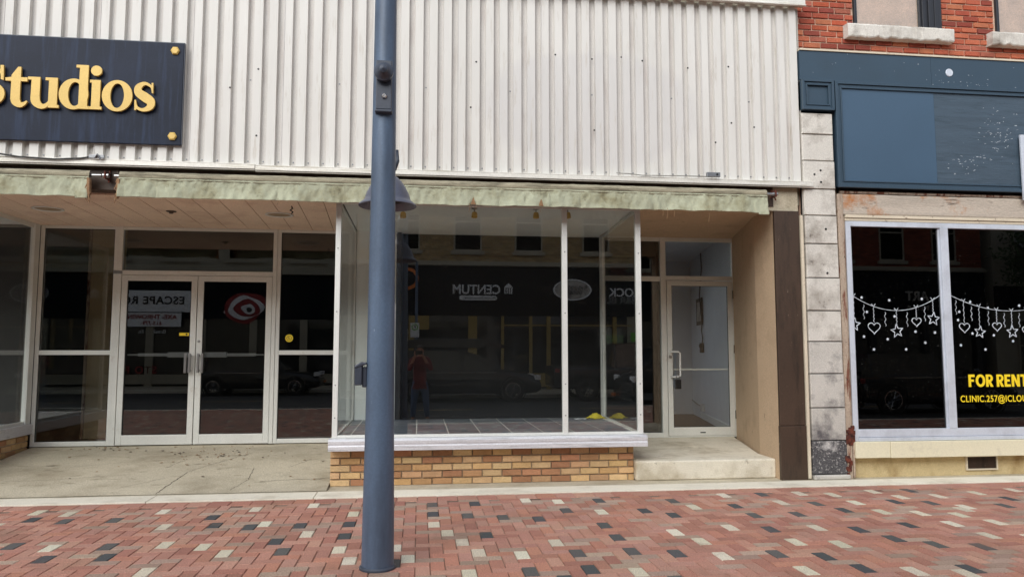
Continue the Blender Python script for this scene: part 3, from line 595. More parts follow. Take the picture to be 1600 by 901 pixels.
# ================================================================== AWNINGS
def awning(x0, x1, name, label, seed, tear_l, tear_r):
    A = empty(name, ((x0+x1)/2, 8.05, 3.3), label, 'awning', 'green canvas awnings rolled up over the shop front')
    n = int((x1-x0)/.009); m = 24
    V = []; F = []
    def px_(x, t):
        # t: 0 top of valance, 1 bottom
        k_ = x*2.6+.9*noise.noise((x*.9, seed, 5)); ph = k_-math.floor(k_)      # swags hanging between stitched points
        fold = .018*noise.noise((x*2.2, seed, t*.6))+.020*noise.noise(((x+(ph-.5)*t*.16)*11, seed, t*1.1))*(1-.45*t)+.015*noise.noise(((x-(ph-.5)*t*.2)*23, seed+4, t*1.4))*(1-.65*t)+.016*math.sin(math.pi*ph)*t+.009*noise.noise((x*45, seed, t*6))*(1-t)**1.5
        # pleats pinched at seams
        for s in (-1.42, .56, 1.32, 2.62):
            d = abs(x-s); fold += -.02*math.exp(-(d/.035)**2)*t*(1 if s != -1.42 else .6)
        drop = 3.258-t*(.205+.012*noise.noise((x*1.1, seed, 3))+.008*noise.noise((x*4, seed, 7))) 
        drop += .018*math.exp(-((x-.57)/.03)**2)*t
        if abs(x-x1) < .12: drop -= .02*t
        return (x+.006*noise.noise((x*9, t*3, seed)), 7.985-fold*(.5+t)-.006*t, drop+.0)
    for i in range(n+1):
        x = x0+(x1-x0)*i/n
        for j in range(m+1): V.append(px_(x, j/m))
    for i in range(n):
        for j in range(m): F.append((i*(m+1)+j, (i+1)*(m+1)+j, (i+1)*(m+1)+j+1, i*(m+1)+j+1))
    mb = MB(); mb.idx(V, F); v = mb.build('valance', M['canvas'], A, smooth=True)
    so = v.modifiers.new('thick', 'SOLIDIFY'); so.thickness = .003
    mb = MB(); V = []; F = []; k = 12
    for i in range(n+1):
        x = x0+(x1-x0)*i/n
        for j in range(k+1):
            a = R(-100+j*(210)/k); r = .048+.004*noise.noise((x*3, j*.5, seed))+.003*noise.noise((x*12, j*.9, seed))
            V.append((x, 8.035-math.cos(a)*r, 3.285+math.sin(a)*r))
    for i in range(n):
        for j in range(k): F.append((i*(k+1)+j, (i+1)*(k+1)+j, (i+1)*(k+1)+j+1, i*(k+1)+j+1))
    mb.idx(V, F); mb.build('canvas_roll', M['canvas_top'], A, smooth=True)
    # hem stitching line under the roll
    mb = MB(); mb.tube([(x0+.01+(x1-x0-.02)*i/60, 7.978-.006*noise.noise(((x0+(x1-x0)*i/60)*2.2, seed, 0)), 3.243+.002*math.sin(i)) for i in range(61)], .004, 6); mb.build('hem', M['canvas_top'], A)
    for s in (.57, 1.32):
        if x0 < s < x1: mb = MB(); mb.slab([(s, 7.955, 3.14), (s+.006, 7.955, 3.14), (s+.03, 7.962, 3.066), (s-.026, 7.962, 3.066)], (0, .004, 0)); mb.build('torn_seam', M['frayed'], A)
    # frayed ends and loose threads
    mb = MB()
    for xe, on in ((x0, tear_l), (x1, tear_r)):
        if not on: continue
        for q in range(16):
            xx = xe+random.uniform(-.018, .018); zz = random.uniform(3.06, 3.24); L = random.uniform(.03, .09)
            mb.tube([(xx, 7.98+random.uniform(-.01, .03), zz), (xx+random.uniform(-.02, .02), 7.97, zz-L*.6), (xx+random.uniform(-.02, .02), 7.975, zz-L)], [.007, .005, .002], 5)
        mb.slab([(xe-.012, 7.97, 3.25), (xe+.014, 7.965, 3.24), (xe+.018, 7.97, 3.08), (xe-.01, 7.968, 3.04)], (0, .05, 0))
    if mb.v: mb.build('frayed_edge', M['frayed'], A)
    for xx, L in ((2.77, .09), (2.72, .06), (2.85, .07), (3.26, .12), (.53, .07), (.60, .05), (1.32, .05), (-1.5, .04)):
        if x0 < xx < x1: mb = MB(); mb.tube([(xx, 7.975, 3.08), (xx+.005, 7.97, 3.05-L*.3), (xx-.006, 7.972, 3.05-L)], .0018, 4); mb.build('loose_thread', M['frayed'], A)
    mb = MB(); mb.tube([(x0-.06, 8.035, 3.285), (x1+.10, 8.035, 3.285)], .017, 12); mb.build('roller', M['steel'], A, smooth=True, auto=40)
    return A
awning(-8.6, -3.395, 'awning', 'faded green canvas awning at the left edge, ending in a torn brown corner', 3.3, False, True)
A2 = awning(-3.105, 3.975, 'awning', 'long faded green canvas awning rolled up over the doors and the display window', 11.1, True, False)
for (x, lab) in ((-3.25, 'rusty awning bracket in the gap between the two green canvases'), (4.09, 'rusty awning bracket at the far right end of the long canvas')):
    Bk = empty('awning_bracket', (x, 8.1, 3.3), lab, 'bracket', 'iron brackets that carry the awning rollers')
    mb = MB(); mb.box(x-.006, x+.006, 8.0, 8.14, 3.25, 3.33); mb.tube([(x, 8.13, 3.36), (x+.01, 8.08, 3.30), (x+.02, 8.06, 3.22)], .008, 8); mb.build('arm', M['rust'], Bk)
    mb = MB(); mb.lathe([(0, -.03), (.024, -.03), (.024, .03), (0, .03)], (x+.0, 8.035, 3.285), 'X', 14); mb.build('socket', M['steel'], Bk)

# ================================================================== SIGN BOARD
S = empty('sign_board', (-4.5, 8.1, 4.2), 'navy sign board with raised gold lettering fixed to the ribbed cladding', 'sign')
mb = MB(); mb.box(-6.5, -2.535, 8.072, 8.112, 3.645, 4.755); mb.build('board', M['board'], S, bevel=.003)
mb = MB(); mb.box(-6.5, -2.528, 8.078, 8.108, 4.757, 4.765); mb.box(-2.532, -2.527, 8.078, 8.108, 3.65, 4.755); mb.build('board_edge', M['pole_dark'], S)
for x, z in ((-2.622, 4.668), (-2.618, 3.735), (-6.4, 4.668), (-6.4, 3.735)):
    mb = MB(); mb.lathe([(0, -.022), (.034, -.022), (.047, -.012), (.047, 0)], (x, 8.07, z), 'Y', 6); mb.build('bolt_cover', M['gold'], S)
YL, TL = 8.03, .026   # letters stand off the board
class Glyph:
    def __init__(s): s.mb = MB(); s.k = 0
    def y(s): s.k += 1; return YL+.0006*s.k
    def ribbon(s, pts):          # (x, z, half width x-ish) with calligraphic width given per point
        y = s.y(); n = len(pts); L = []; Rr = []
        for i, (x, z, w) in enumerate(pts):
            a = pts[max(0, i-1)]; b = pts[min(n-1, i+1)]; d = Vector((b[0]-a[0], b[1]-a[1])).normalized(); nn = Vector((-d.y, d.x))*w
            L.append((x+nn.x, z+nn.y)); Rr.append((x-nn.x, z-nn.y))
        V = [(p[0], y, p[1]) for p in L]+[(p[0], y, p[1]) for p in Rr]+[(p[0], y+TL, p[1]) for p in L]+[(p[0], y+TL, p[1]) for p in Rr]; F = []
        for i in range(n-1): F += [(i, i+1, n+i+1, n+i), (2*n+i, 2*n+i+1, 3*n+i+1, 3*n+i), (i, i+1, 2*n+i+1, 2*n+i), (n+i, n+i+1, 3*n+i+1, 3*n+i)]
        F += [(0, n, 3*n, 2*n), (n-1, 2*n-1, 4*n-1, 3*n-1)]; s.mb.idx(V, F); return s
    def ring(s, cx, cz, a, b, ia, ib, dx=0):
        y = s.y(); n = 48; V = []
        for yy in (y, y+TL):
            for rx, rz, ddx in ((a, b, 0), (ia, ib, dx)):
                V += [(cx+ddx+rx*math.cos(2*math.pi*k/n), yy, cz+rz*math.sin(2*math.pi*k/n)) for k in range(n)]
        F = []
        for k in range(n):
            q = (k+1) % n; F += [(k, q, n+q, n+k), (2*n+k, 2*n+q, 3*n+q, 3*n+k), (k, q, 2*n+q, 2*n+k), (n+k, n+q, 3*n+q, 3*n+k)]
        s.mb.idx(V, F); return s
    def poly(s, p): y = s.y(); s.mb.slab([(a, y, b) for a, b in p], (0, TL, 0)); return s
    def dot(s, cx, cz, r): return s.poly([(cx+r*math.cos(2*math.pi*k/24), cz+r*math.sin(2*math.pi*k/24)) for k in range(24)])
    def done(s): return s.mb.build('letter', M['gold'], S, bevel=0)
def spl(pts, n=10):
    out = []
    for i in range(len(pts)-1):
        p0, p1, p2, p3 = [pts[max(0, min(len(pts)-1, i+k))] for k in (-1, 0, 1, 2)]
        for k in range(n):
            t = k/n; out.append(tuple(.5*((2*b)+(-a+c)*t+(2*a-5*b+4*c-d)*t*t+(-a+3*b-3*c+d)*t**3) for a, b, c, d in zip(p0, p1, p2, p3)))
    out.append(pts[-1]); return out
bz = 3.985
def ess(x0, w, h, k=1, b0=bz):
    s = lambda u, v, t: (x0+w*u, b0+h*v, t*k)
    G = Glyph(); G.ribbon(spl([s(.90,.66,.006), s(.84,.84,.012), s(.52,.95,.018), s(.22,.82,.034), s(.24,.63,.044), s(.55,.48,.050), s(.82,.34,.046), s(.80,.15,.034), s(.48,.045,.018), s(.16,.13,.014), s(.08,.36,.008)]))
    G.poly([(x0+w*.84, b0+h*.98), (x0+w*.93, b0+h*.98), (x0+w*.945, b0+h*.62), (x0+w*.87, b0+h*.64)])
    G.poly([(x0+w*.04, b0+h*.38), (x0+w*.11, b0+h*.38), (x0+w*.15, b0+h*.03), (x0+w*.05, b0+h*.03)]); G.done()
ess(-4.63, .36, .44, 1.25)
G = Glyph(); G.poly([(-4.215,bz+.07),(-4.125,bz+.07),(-4.125,bz+.42),(-4.155,bz+.42),(-4.215,bz+.33)]); G.poly([(-4.27,bz+.275),(-4.275,bz+.30),(-4.215,bz+.31),(-4.06,bz+.31),(-4.06,bz+.268),(-4.27,bz+.268)]); G.ribbon(spl([(-4.17,bz+.11,.045),(-4.162,bz+.055,.044),(-4.125,bz+.022,.032),(-4.085,bz+.03,.018),(-4.055,bz+.06,.008)])); G.done()
G = Glyph(); G.poly([(-4.055,bz+.29),(-4.055,bz+.32),(-3.935,bz+.32),(-3.935,bz+.12),(-4.02,bz+.12),(-4.02,bz+.29)]); G.ribbon(spl([(-3.978,bz+.14,.043),(-3.972,bz+.065,.044),(-3.93,bz+.018,.032),(-3.88,bz+.016,.022),(-3.84,bz+.06,.012)]))
G.poly([(-3.885,bz+.29),(-3.885,bz+.32),(-3.765,bz+.32),(-3.765,bz+.03),(-3.745,bz+.03),(-3.745,bz),(-3.85,bz),(-3.85,bz+.29)]); G.done()
G = Glyph(); G.ring(-3.605, bz+.155, .145, .165, .065, .128, .012); G.poly([(-3.59,bz+.44),(-3.59,bz+.47),(-3.468,bz+.47),(-3.468,bz+.03),(-3.448,bz+.03),(-3.448,bz),(-3.555,bz),(-3.555,bz+.44)]); G.done()
G = Glyph(); G.dot(-3.39, bz+.415, .055); G.poly([(-3.45,bz+.285),(-3.45,bz+.315),(-3.345,bz+.315),(-3.345,bz+.03),(-3.325,bz+.03),(-3.325,bz),(-3.445,bz),(-3.445,bz+.03),(-3.43,bz+.03),(-3.43,bz+.285)]); G.done()
G = Glyph(); G.ring(-3.175, bz+.155, .152, .168, .068, .132, 0); G.done()
ess(-3.01, .205, .315, .98)

# cables and boxes on the flashing
C1 = empty('cable', (-3.5, 8.03, 3.47), 'black cable running along the flashing below the navy sign', 'cable')
mb = MB(); mb.tube([(-5.2,8.02,3.56),(-4.5,8.02,3.51),(-4.1,8.02,3.455),(-3.75,8.02,3.44),(-3.5,8.025,3.46),(-3.42,8.03,3.475)], .009, 8); mb.build('wire', M['cable'], C1, smooth=True)
mb = MB(); mb.box(-3.42, -3.27, 8.015, 8.04, 3.465, 3.50); mb.tube([(-3.36,8.01,3.46),(-3.33,8.0,3.50),(-3.30,8.01,3.45)], .012, 6); mb.build('clamp', M['zinc'], C1, bevel=.003)
C2 = empty('cable', (3.0, 8.03, 3.47), 'thin grey cable running into the metal box at the right end of the flashing', 'cable')
mb = MB(); mb.tube([(2.2,8.03,3.478),(2.35,8.03,3.474),(2.5,8.028,3.460),(2.75,8.026,3.463),(2.95,8.03,3.468),(3.3,8.03,3.468)], .006, 8); mb.build('wire', M['grey_cable'], C2, smooth=True)
mb = MB(); mb.box(3.26, 3.42, 8.0, 8.038, 3.462, 3.515); jb = tag(mb.build('junction_box', M['zinc'], bevel=.004), 'small galvanised metal box on the flashing at the right', 'electrical box')
mb = MB(); mb.lathe([(0, -.003), (.012, -.003), (.012, 0)], (3.38, 7.999, 3.49), 'Y', 12); mb.build('knockout', M['black'], jb)

# soffit lamps, sprinkler, spotlights
for x, y, lab in ((-4.35, 9.21, 'round recessed ceiling lamp in the pink soffit at the left'), (-1.72, 9.26, 'round recessed ceiling lamp in the pink soffit near the display window')):
    L = empty('ceiling_lamp', (x, y, 3.14), lab, 'ceiling lamp', 'round lamps in the soffit')
    mb = MB(); mb.lathe([(.165, 0), (.17, -.008), (.15, -.014), (.14, -.004)], (x, y, 3.1395), 'Z', 32); mb.build('trim_ring', M['white_enamel'], L, smooth=True)
    mb = MB(); mb.lathe([(.145, -.003), (.0, -.006)], (x, y, 3.139), 'Z', 32); mb.build('lens', M['light_lens'], L, smooth=True)
mb = MB(); mb.lathe([(.06, 0), (.055, -.008), (.03, -.012), (.02, -.03), (0, -.03)], (-2.965, 9.2, 3.1395), 'Z', 20); tag(mb.build('sprinkler_cap', M['brown_metal'], smooth=True), 'small dark round cap in the soffit above the double doors', 'sprinkler')
mb = MB(); mb.tube([(-1.48,8.7,3.14),(-1.47,8.7,3.11),(-1.49,8.705,3.09),(-1.465,8.7,3.07),(-1.48,8.7,3.045)], [.006,.01,.006,.01,.004], 6); mb.tube([(-1.48,8.7,3.10),(-1.50,8.7,3.085)], .006, 6); tag(mb.build('hanging_wire', M['cable']), 'short curled wire end hanging from the pink soffit', 'wire')
for i, (x, y) in enumerate(((-.20, 8.66), (.63, 8.56), (1.35, 8.50), (1.72, 8.45))):
    L = empty('spotlight', (x, y, 3.14), ['brass spotlight in the display window, beside the street lamp pole', 'brass spotlight in the display window, second from the pole', 'brass spotlight in the display window, just left of the mullion', 'brass spotlight in the display window, just right of the mullion'][i], 'spotlight', 'brass spotlights under the display ceiling')
    mb = MB(); mb.lathe([(0, 0), (.035, 0), (.035, -.012), (.008, -.016), (.008, -.05), (0, -.05)], (x, y, 3.1405), 'Z', 16); mb.build('mount', M['steel'], L, smooth=True, auto=30)
    mb = MB(); mb.lathe([(0, -.045), (.026, -.05), (.034, -.075), (.036, -.115), (.03, -.118), (.0, -.095)], (x, y-.01, 3.14), 'Z', 18); mb.build('lamp_head', M['gold'], L, smooth=True, auto=40)
# yellow cloth and paper on tiles
mb = MB(); V = []; F = []; n = 22
for i in range(n+1):
    for j in range(n+1):
        u_, v_ = i/n-.5, j/n-.5; h = .085*max(0, 1-(u_*2)**2)*max(0, 1-(v_*2.2)**2)+.03*abs(noise.noise((u_*5, v_*5, 1)))+.012*abs(noise.noise((u_*14, v_*14, 4)))
        a = .5; rr = 1+.25*noise.noise((u_*3, v_*3, 9)); V.append((2.46+(u_*math.cos(a)-v_*math.sin(a))*.20*rr, 10.22+(u_*math.sin(a)+v_*math.cos(a))*.17*rr, .537+h*.8))
for i in range(n):
    for j in range(n): F.append((i*(n+1)+j, (i+1)*(n+1)+j, (i+1)*(n+1)+j+1, i*(n+1)+j+1))
mb.idx(V, F); o = tag(mb.build('cloth', M['yellow_cloth'], smooth=True), 'crumpled yellow cloth lying on the tiles in the corner of the display window', 'cloth')
o.modifiers.new('t', 'SOLIDIFY').thickness = .003
mb = MB(); V = []; F = []; n = 8
for i in range(n+1):
    for j in range(n+1): V.append((2.14+i/n*.16, 10.08+j/n*.11, .536+.022*abs(noise.noise((i*.7, j*.7, 2)))))
for i in range(n):
    for j in range(n): F.append((i*(n+1)+j, (i+1)*(n+1)+j, (i+1)*(n+1)+j+1, i*(n+1)+j+1))
mb.idx(V, F); o = tag(mb.build('paper', M['paper'], smooth=True), 'small crumpled white paper beside the yellow cloth', 'paper'); o.modifiers.new('t', 'SOLIDIFY').thickness = .002
# hall fittings behind the right door
def on_wall(y): return 4.648+(y-10.5)*.21
FRm = empty('picture_frame', (on_wall(13.35), 13.35, 2.2), 'small black framed notice on the white wall behind the right door', 'picture frame')
X0, X1 = on_wall(13.1), on_wall(13.7)
mb = MB(); mb.slab([(X0,13.1,1.96),(X1,13.7,1.96),(X1,13.7,2.46),(X0,13.1,2.46)], (-.02,.004,0)); mb.build('border', M['black'], FRm)
X2, X3 = on_wall(13.2)-.0215, on_wall(13.6)-.0215
mb = MB(); mb.slab([(X2,13.2,2.03),(X3,13.6,2.03),(X3,13.6,2.39),(X2,13.2,2.39)], (-.004,.001,0)); mb.build('notice', M['stone_grey'], FRm)
mb = MB(); pts = [(on_wall(13.1)-.02, 13.1+dy, z) for dy, z in ((.0,3.28),(-.03,3.0),(.05,2.7),(.10,2.5),(.0,1.97),(.03,1.85),(-.02,1.7),(.02,1.58))]
mb.tube(pts, .012, 6); tag(mb.build('cable', M['cable'], smooth=True), 'black cable hanging down the white wall behind the right door', 'cable')
mb = MB(); xs_ = on_wall(13.1); mb.box(xs_-.05, xs_+.0, 13.08, 13.17, 1.44, 1.62); mb.box(xs_-.07, xs_-.05, 13.1, 13.15, 1.54, 1.59); tag(mb.build('switch_box', M['cable'], bevel=.004), 'black switch box below the cable on the white hall wall', 'switch')
mb = MB(); xs_ = on_wall(13.2); mb.box(xs_-.05, xs_+.0, 13.15, 13.26, .37, .50); O_ = tag(mb.build('wall_outlet', M['white_enamel'], bevel=.004), 'white electric outlet low on the hall wall behind the right door', 'outlet')
mb = MB(); mb.tube([(on_wall(13.28)-.02, 13.28, .45), (on_wall(13.8)-.02, 13.8, .46), (on_wall(14.4)-.02, 14.4, .50)], .010, 8); mb.build('conduit', M['grey_cable'], O_)

# ================================================================== BRICK AND STONE BUILDING, RIGHT
Q = empty('brick_building', (6.5, 8.2, 0), 'red brick building with a slate blue shop fascia and white framed window at the right', 'building')
mb = MB(); mb.box(4.5, 16, 8.24, 8.6, 3.0, 9.5); mb.build('wall_core', M['mortar_red'], Q)
palr = [lin(172,88,64), lin(160,76,56), lin(182,100,72), lin(146,68,52), lin(168,96,76), lin(134,64,52), lin(184,110,78), lin(176,84,56)]
mb = MB(); bricks(mb, 4.502, 8.9, 5.085, 9.4, 8.238, .215, .075, palr, .013, holes=((5.27,6.47,5.28,7.6),(5.14,6.57,5.27,5.46),(7.18,8.4,5.28,7.6),(7.10,8.5,5.27,5.46)), depth=.014, jitter=.005)
mb.build('brick_wall', M['brick_red'], Q)
for x0, wr in ((5.28, .30), (7.21, .3)):
    mb = MB(); frame_rect(mb, x0, x0+1.17, 5.45, 7.6, 8.20, 8.30, .035, .03, .05, wr); 
    for k in range(3): mb.box(x0+1.17-wr+.02+k*.09, x0+1.17-wr+.06+k*.09, 8.17+.01*k, 8.2, 5.45, 7.6)
    mb.box(x0+.04, x0+.87, 8.24, 8.28, 6.5, 6.55)
    w_ = mb.build('window', M['win_black'], Q, bevel=.004)
    mb = MB(); mb.box(x0+.03, x0+.88, 8.225, 8.231, 5.475, 7.56); mb.build('pane', M['glass'], w_)
    mb = MB(); mb.box(x0+.03, x0+.875, 8.25, 8.262, 5.477, 7.56); mb.build('blind', M['blind'], w_)
    mb = MB(); V = []; nX, nZ = 50, 6; xa, xb = x0-.14, x0+1.27
    # rough-cut stone sill
    for i in range(nX+1):
        for (yy, zz) in ((8.24,5.285),(8.13,5.285),(8.12,5.30),(8.12,5.43),(8.13,5.45),(8.24,5.455)):
            t = i/nX; low = zz < 5.31
            V.append((xa+(xb-xa)*t, yy+(.012*noise.noise((t*22, zz*9, x0)) if yy < 8.2 else 0), zz+(.022*noise.noise((t*16, 0, x0))+.012*noise.noise((t*50, 2, x0)) if low and yy < 8.2 else .004*noise.noise((t*30, zz*5, x0)))))
    F = []
    for i in range(nX):
        for k in range(6): F.append((i*6+k, i*6+(k+1) % 6, (i+1)*6+(k+1) % 6, (i+1)*6+k))
    F += [tuple(range(6)), tuple(nX*6+k for k in range(6))]
    mb.idx(V, F); mb.build('sill', M['stone_white'], w_)
# stone pilaster with blocks
zs = [.065,.448,.821,1.211,1.582,1.941,2.325,2.727,3.064,3.379,3.719,4.039,4.30]
mb = MB(); mb.box(4.515, 4.88, 8.15, 8.25, .0, 4.31); mb.build('pilaster_core', M['black'], Q)
for k, (a, b) in enumerate(zip(zs, zs[1:])):
    mb = MB(); x0 = 4.487+random.uniform(-.003, .004); x1 = 4.872+.003*(12-k)+random.uniform(-.004, .004); y0 = 8.095+random.uniform(-.004, .004); n = 10
    V = [(x0+.008,y0,a+.008),(x1-.008,y0,a+.008),(x1-.008,y0,b-.012),(x0+.008,y0,b-.012),(x0,y0+.01,a+.004),(x1,y0+.01,a+.004),(x1,y0+.01,b-.007),(x0,y0+.01,b-.007),(x0,8.15,a+.004),(x1,8.15,a+.004),(x1,8.15,b-.007),(x0,8.15,b-.007)]
    mb.idx(V, [(0,1,2,3),(0,1,5,4),(1,2,6,5),(2,3,7,6),(3,0,4,7),(4,5,9,8),(5,6,10,9),(6,7,11,10),(7,4,8,11)])
    mb.build('stone_block', M['stone_black'] if k == 0 else (M['stone_grey'] if k < 4 else M['stone_white']), Q)
mb = MB(); mb.box(4.49, 4.93, 8.075, 8.2, .007, .06); mb.build('plinth', M['stone_grey'], Q, bevel=.012)
# nail holes on blocks
for x, z in ((4.70,3.60),(4.62,3.55),(4.70,3.46),(4.74,2.90),(4.74,2.38)): mb = MB(); mb.lathe([(0, -.001), (.013, -.001), (.013, .004)], (x, 8.09, z), 'Y', 8); mb.build('nail_hole', M['black'], Q)
mb = MB(); mb.box(4.905, 4.975, 8.10, 8.16, .0, 3.33); mb.box(4.98, 5.0, 8.09, 8.16, .02, .62); mb.box(4.985,5.0,8.12,8.16,.62,3.05); mb.build('peeling_post', M['peeling'], Q, bevel=.008)
mb = MB(); 
for k in range(46):
    z = random.uniform(.40, .60) if k < 36 else random.uniform(.03, .25); x = random.uniform(4.90, 4.99); r = random.uniform(.012, .028); mb.box(x-r, x+r, 8.082+random.uniform(-.006, .01), 8.105, z-r, z+r)
mb.build('rust_patch', M['rust'], Q, bevel=.004)
# blue fascia
mb = MB(); rg = random.Random(8)
for a, b in ((4.485, 6.19), (6.193, 8.6), (8.603, 16)): mb.box(a, b, 8.10, 8.23, 4.70, 5.06)
for k in range(34):
    x, z = (rg.gauss(6.55, .3), rg.uniform(4.71, 4.78)) if k < 20 else (rg.uniform(4.6, 7.4), rg.uniform(4.75, 5.05)); L = rg.uniform(.006, .022)
    mb.face([(x, 8.0993, z), (x+L, 8.0993, z+rg.uniform(-.004, .006)), (x+L*.6, 8.0993, z+.005)], None, 1)
fa = mb.build('fascia', [M['blue_wood'], M['chalk']], Q)
mb = MB(); mb.box(4.487, 16, 8.085, 8.22, 5.062, 5.082); mb.build('top_strip', M['cream_strip'], fa)
mb = MB(); mb.box(4.92, 16, 8.09, 8.23, 3.42, 4.66); mb.build('backing_board', M['blue_wood'], fa)
def mould(x0, x1, z0, z1, w, y, name='moulding', sides='LRTB'):
    mb = MB()
    for o_, i_, d in ((0, w*.42, .035), (w*.42, w*.8, .018), (w*.8, w, .028)):
        if 'L' in sides: mb.slab([(x0+o_,y-d,z0+o_),(x0+i_,y-d,z0+i_),(x0+i_,y-d,z1-i_),(x0+o_,y-d,z1-o_)], (0,d,0))
        if 'R' in sides: mb.slab([(x1-o_,y-d,z0+o_),(x1-i_,y-d,z0+i_),(x1-i_,y-d,z1-i_),(x1-o_,y-d,z1-o_)], (0,d,0))
        if 'T' in sides: mb.slab([(x0+o_,y-d,z1-o_),(x1-o_,y-d,z1-o_),(x1-i_,y-d,z1-i_),(x0+i_,y-d,z1-i_)], (0,d,0))
        if 'B' in sides: mb.slab([(x0+o_,y-d,z0+o_),(x1-o_,y-d,z0+o_),(x1-i_,y-d,z0+i_),(x0+i_,y-d,z0+i_)], (0,d,0))
    return mb.build(name, M['blue_wood'], fa, bevel=.003)
mould(4.905, 15.9, 3.40, 4.69, .085, 8.09)
mb = MB(); mb.box(4.988, 6.193, 8.082, 8.089, 3.484, 4.606); mb.build('sign_panel', M['blue_panel'], fa)
mb = MB(); mb.box(6.196, 15.8, 8.084, 8.089, 3.484, 4.606); rg = random.Random(21)
for k in range(95):
    if k < 70: x, z = rg.gauss(6.98, .17), rg.gauss(4.12, .16)
    else: x, z = rg.gauss(6.6, .12), rg.uniform(3.6, 3.85)
    if not (6.25 < x < 7.3 and 3.55 < z < 4.5): continue
    L = rg.uniform(.008, .035); a = rg.uniform(-.3, .5); w_ = rg.uniform(.0015, .004)
    mb.face([(x, 8.0835, z), (x+L*math.cos(a), 8.0835, z+L*math.sin(a)), (x+L*.8*math.cos(a), 8.0835, z+L*.8*math.sin(a)+w_*1.6), (x, 8.0835, z+w_)], None, 1)
mb.build('sign_panel', [M['blue_ply'], M['chalk']], fa)
mb = MB(); mb.box(4.49, 4.885, 8.09, 8.2, 4.33, 4.69); mb.build('corner_panel', M['blue_wood'], fa)
mould(4.485, 4.89, 4.325, 4.695, .07, 8.088)
mb = MB(); mb.lathe([(0, -.006), (.045, -.006), (.05, 0)], (6.435, 8.099, 4.876), 'Y', 24); mb.build('round_cap', M['white_frame'], fa)
mb = MB(); mb.box(7.285, 9.5, 8.03, 8.05, 3.3, 4.11); mb.build('hanging_panel', M['white_frame'], fa)
mb = MB(); mb.box(4.98, 16, 8.16, 8.24, 3.33, 3.418); mb.build('dark_gap', M['black'], Q)
mb = MB(); mb.box(4.96, 16, 8.13, 8.16, 3.345, 3.37); mb.build('lath', M['peeling'], Q)
# old timber beam with wavy face
mb = MB(); V = []; n = 140
for i in range(n+1):
    x = 4.978+(16-4.978)*i/n
    for yy, zz in ((8.2,3.085),(8.115,3.085),(8.11,3.10),(8.112,3.20),(8.11,3.31),(8.115,3.33),(8.2,3.33)): V.append((x, yy+(.004*noise.noise((x*3, zz*12, 0)) if yy < 8.15 else 0), zz+.003*noise.noise((x*5, zz*3, 4))))
F = [(i*7+k, i*7+k+1, (i+1)*7+k+1, (i+1)*7+k) for i in range(n) for k in range(6)]+[tuple(range(7))]
mb.idx(V, F); mb.build('beam', M['beam'], Q)
mb = MB(); mb.box(5.0, 16, 8.10, 8.2, 3.045, 3.08); mb.box(5.0, 16, 8.115, 8.2, 3.01, 3.042); mb.build('drip_cap', M['cream_strip'], Q, bevel=.004)
# shop window
mb = MB(); mb.box(5.003, 5.062, 8.11, 8.19, .43, 3.005); mb.box(6.215, 6.315, 8.105, 8.19, .565, 2.945); mb.box(5.062, 12, 8.11, 8.19, 2.945, 3.005); mb.box(5.062, 12, 8.11, 8.19, .475, .565); mb.box(5.062, 12, 8.095, 8.19, .43, .472); mb.box(7.9, 8.0, 8.105, 8.19, .565, 2.945)
mb.box(5.062, 5.08, 8.13, 8.17, .565, 2.945); mb.box(6.20, 6.215, 8.13, 8.17, .565, 2.945); mb.box(6.315, 6.33, 8.13, 8.17, .565, 2.945)
W = mb.build('shop_window', M['white_frame'], Q, bevel=.004)
for a, b in ((5.07, 6.21), (6.32, 7.905), (7.99, 12)): mb = MB(); mb.box(a, b, 8.147, 8.153, .56, 2.95); mb.build('pane', M['glass_dark'], W)
mb = MB(); mb.box(4.995, 5.42, 8.06, 8.2, .245, .428); mb.box(5.424, 16, 8.055, 8.2, .242, .426); mb.build('apron_board', M['cream'], Q, bevel=.005)
mb = MB(); mb.box(4.99, 16, 8.19, 8.4, 0, .24); mb.box(4.99, 16, 8.2, 8.5, .24, .43); mb.build('foundation', M['yellow_found'], Q, bevel=.01)
mb = MB(); frame_rect(mb, 6.45, 6.86, .065, .238, 8.165, 8.189, .018); vt = mb.build('vent', M['cream_strip'], Q)
mb = MB()
for k in range(30): mb.box(6.468+k*.0128, 6.474+k*.0128, 8.172, 8.176, .083, .22)
for k in range(9): mb.box(6.468, 6.842, 8.1765, 8.179, .085+k*.016, .089+k*.016)
mb.box(6.468, 6.842, 8.183, 8.187, .083, .22); mb.build('mesh_grille', M['brown_metal'], vt)
# interior of the right shop: dark
mb = MB(); mb.box(4.98, 12, 11.5, 11.6, 0, 3.2); mb.box(4.98, 12, 8.25, 11.5, 3.1, 3.2); mb.box(4.96, 5.0, 8.25, 11.5, .4, 3.1); mb.box(4.98, 12, 8.25, 11.5, .4, .45); mb.box(11.9, 12, 8.25, 11.5, .4, 3.2); mb.build('interior_wall', M['black'], Q)
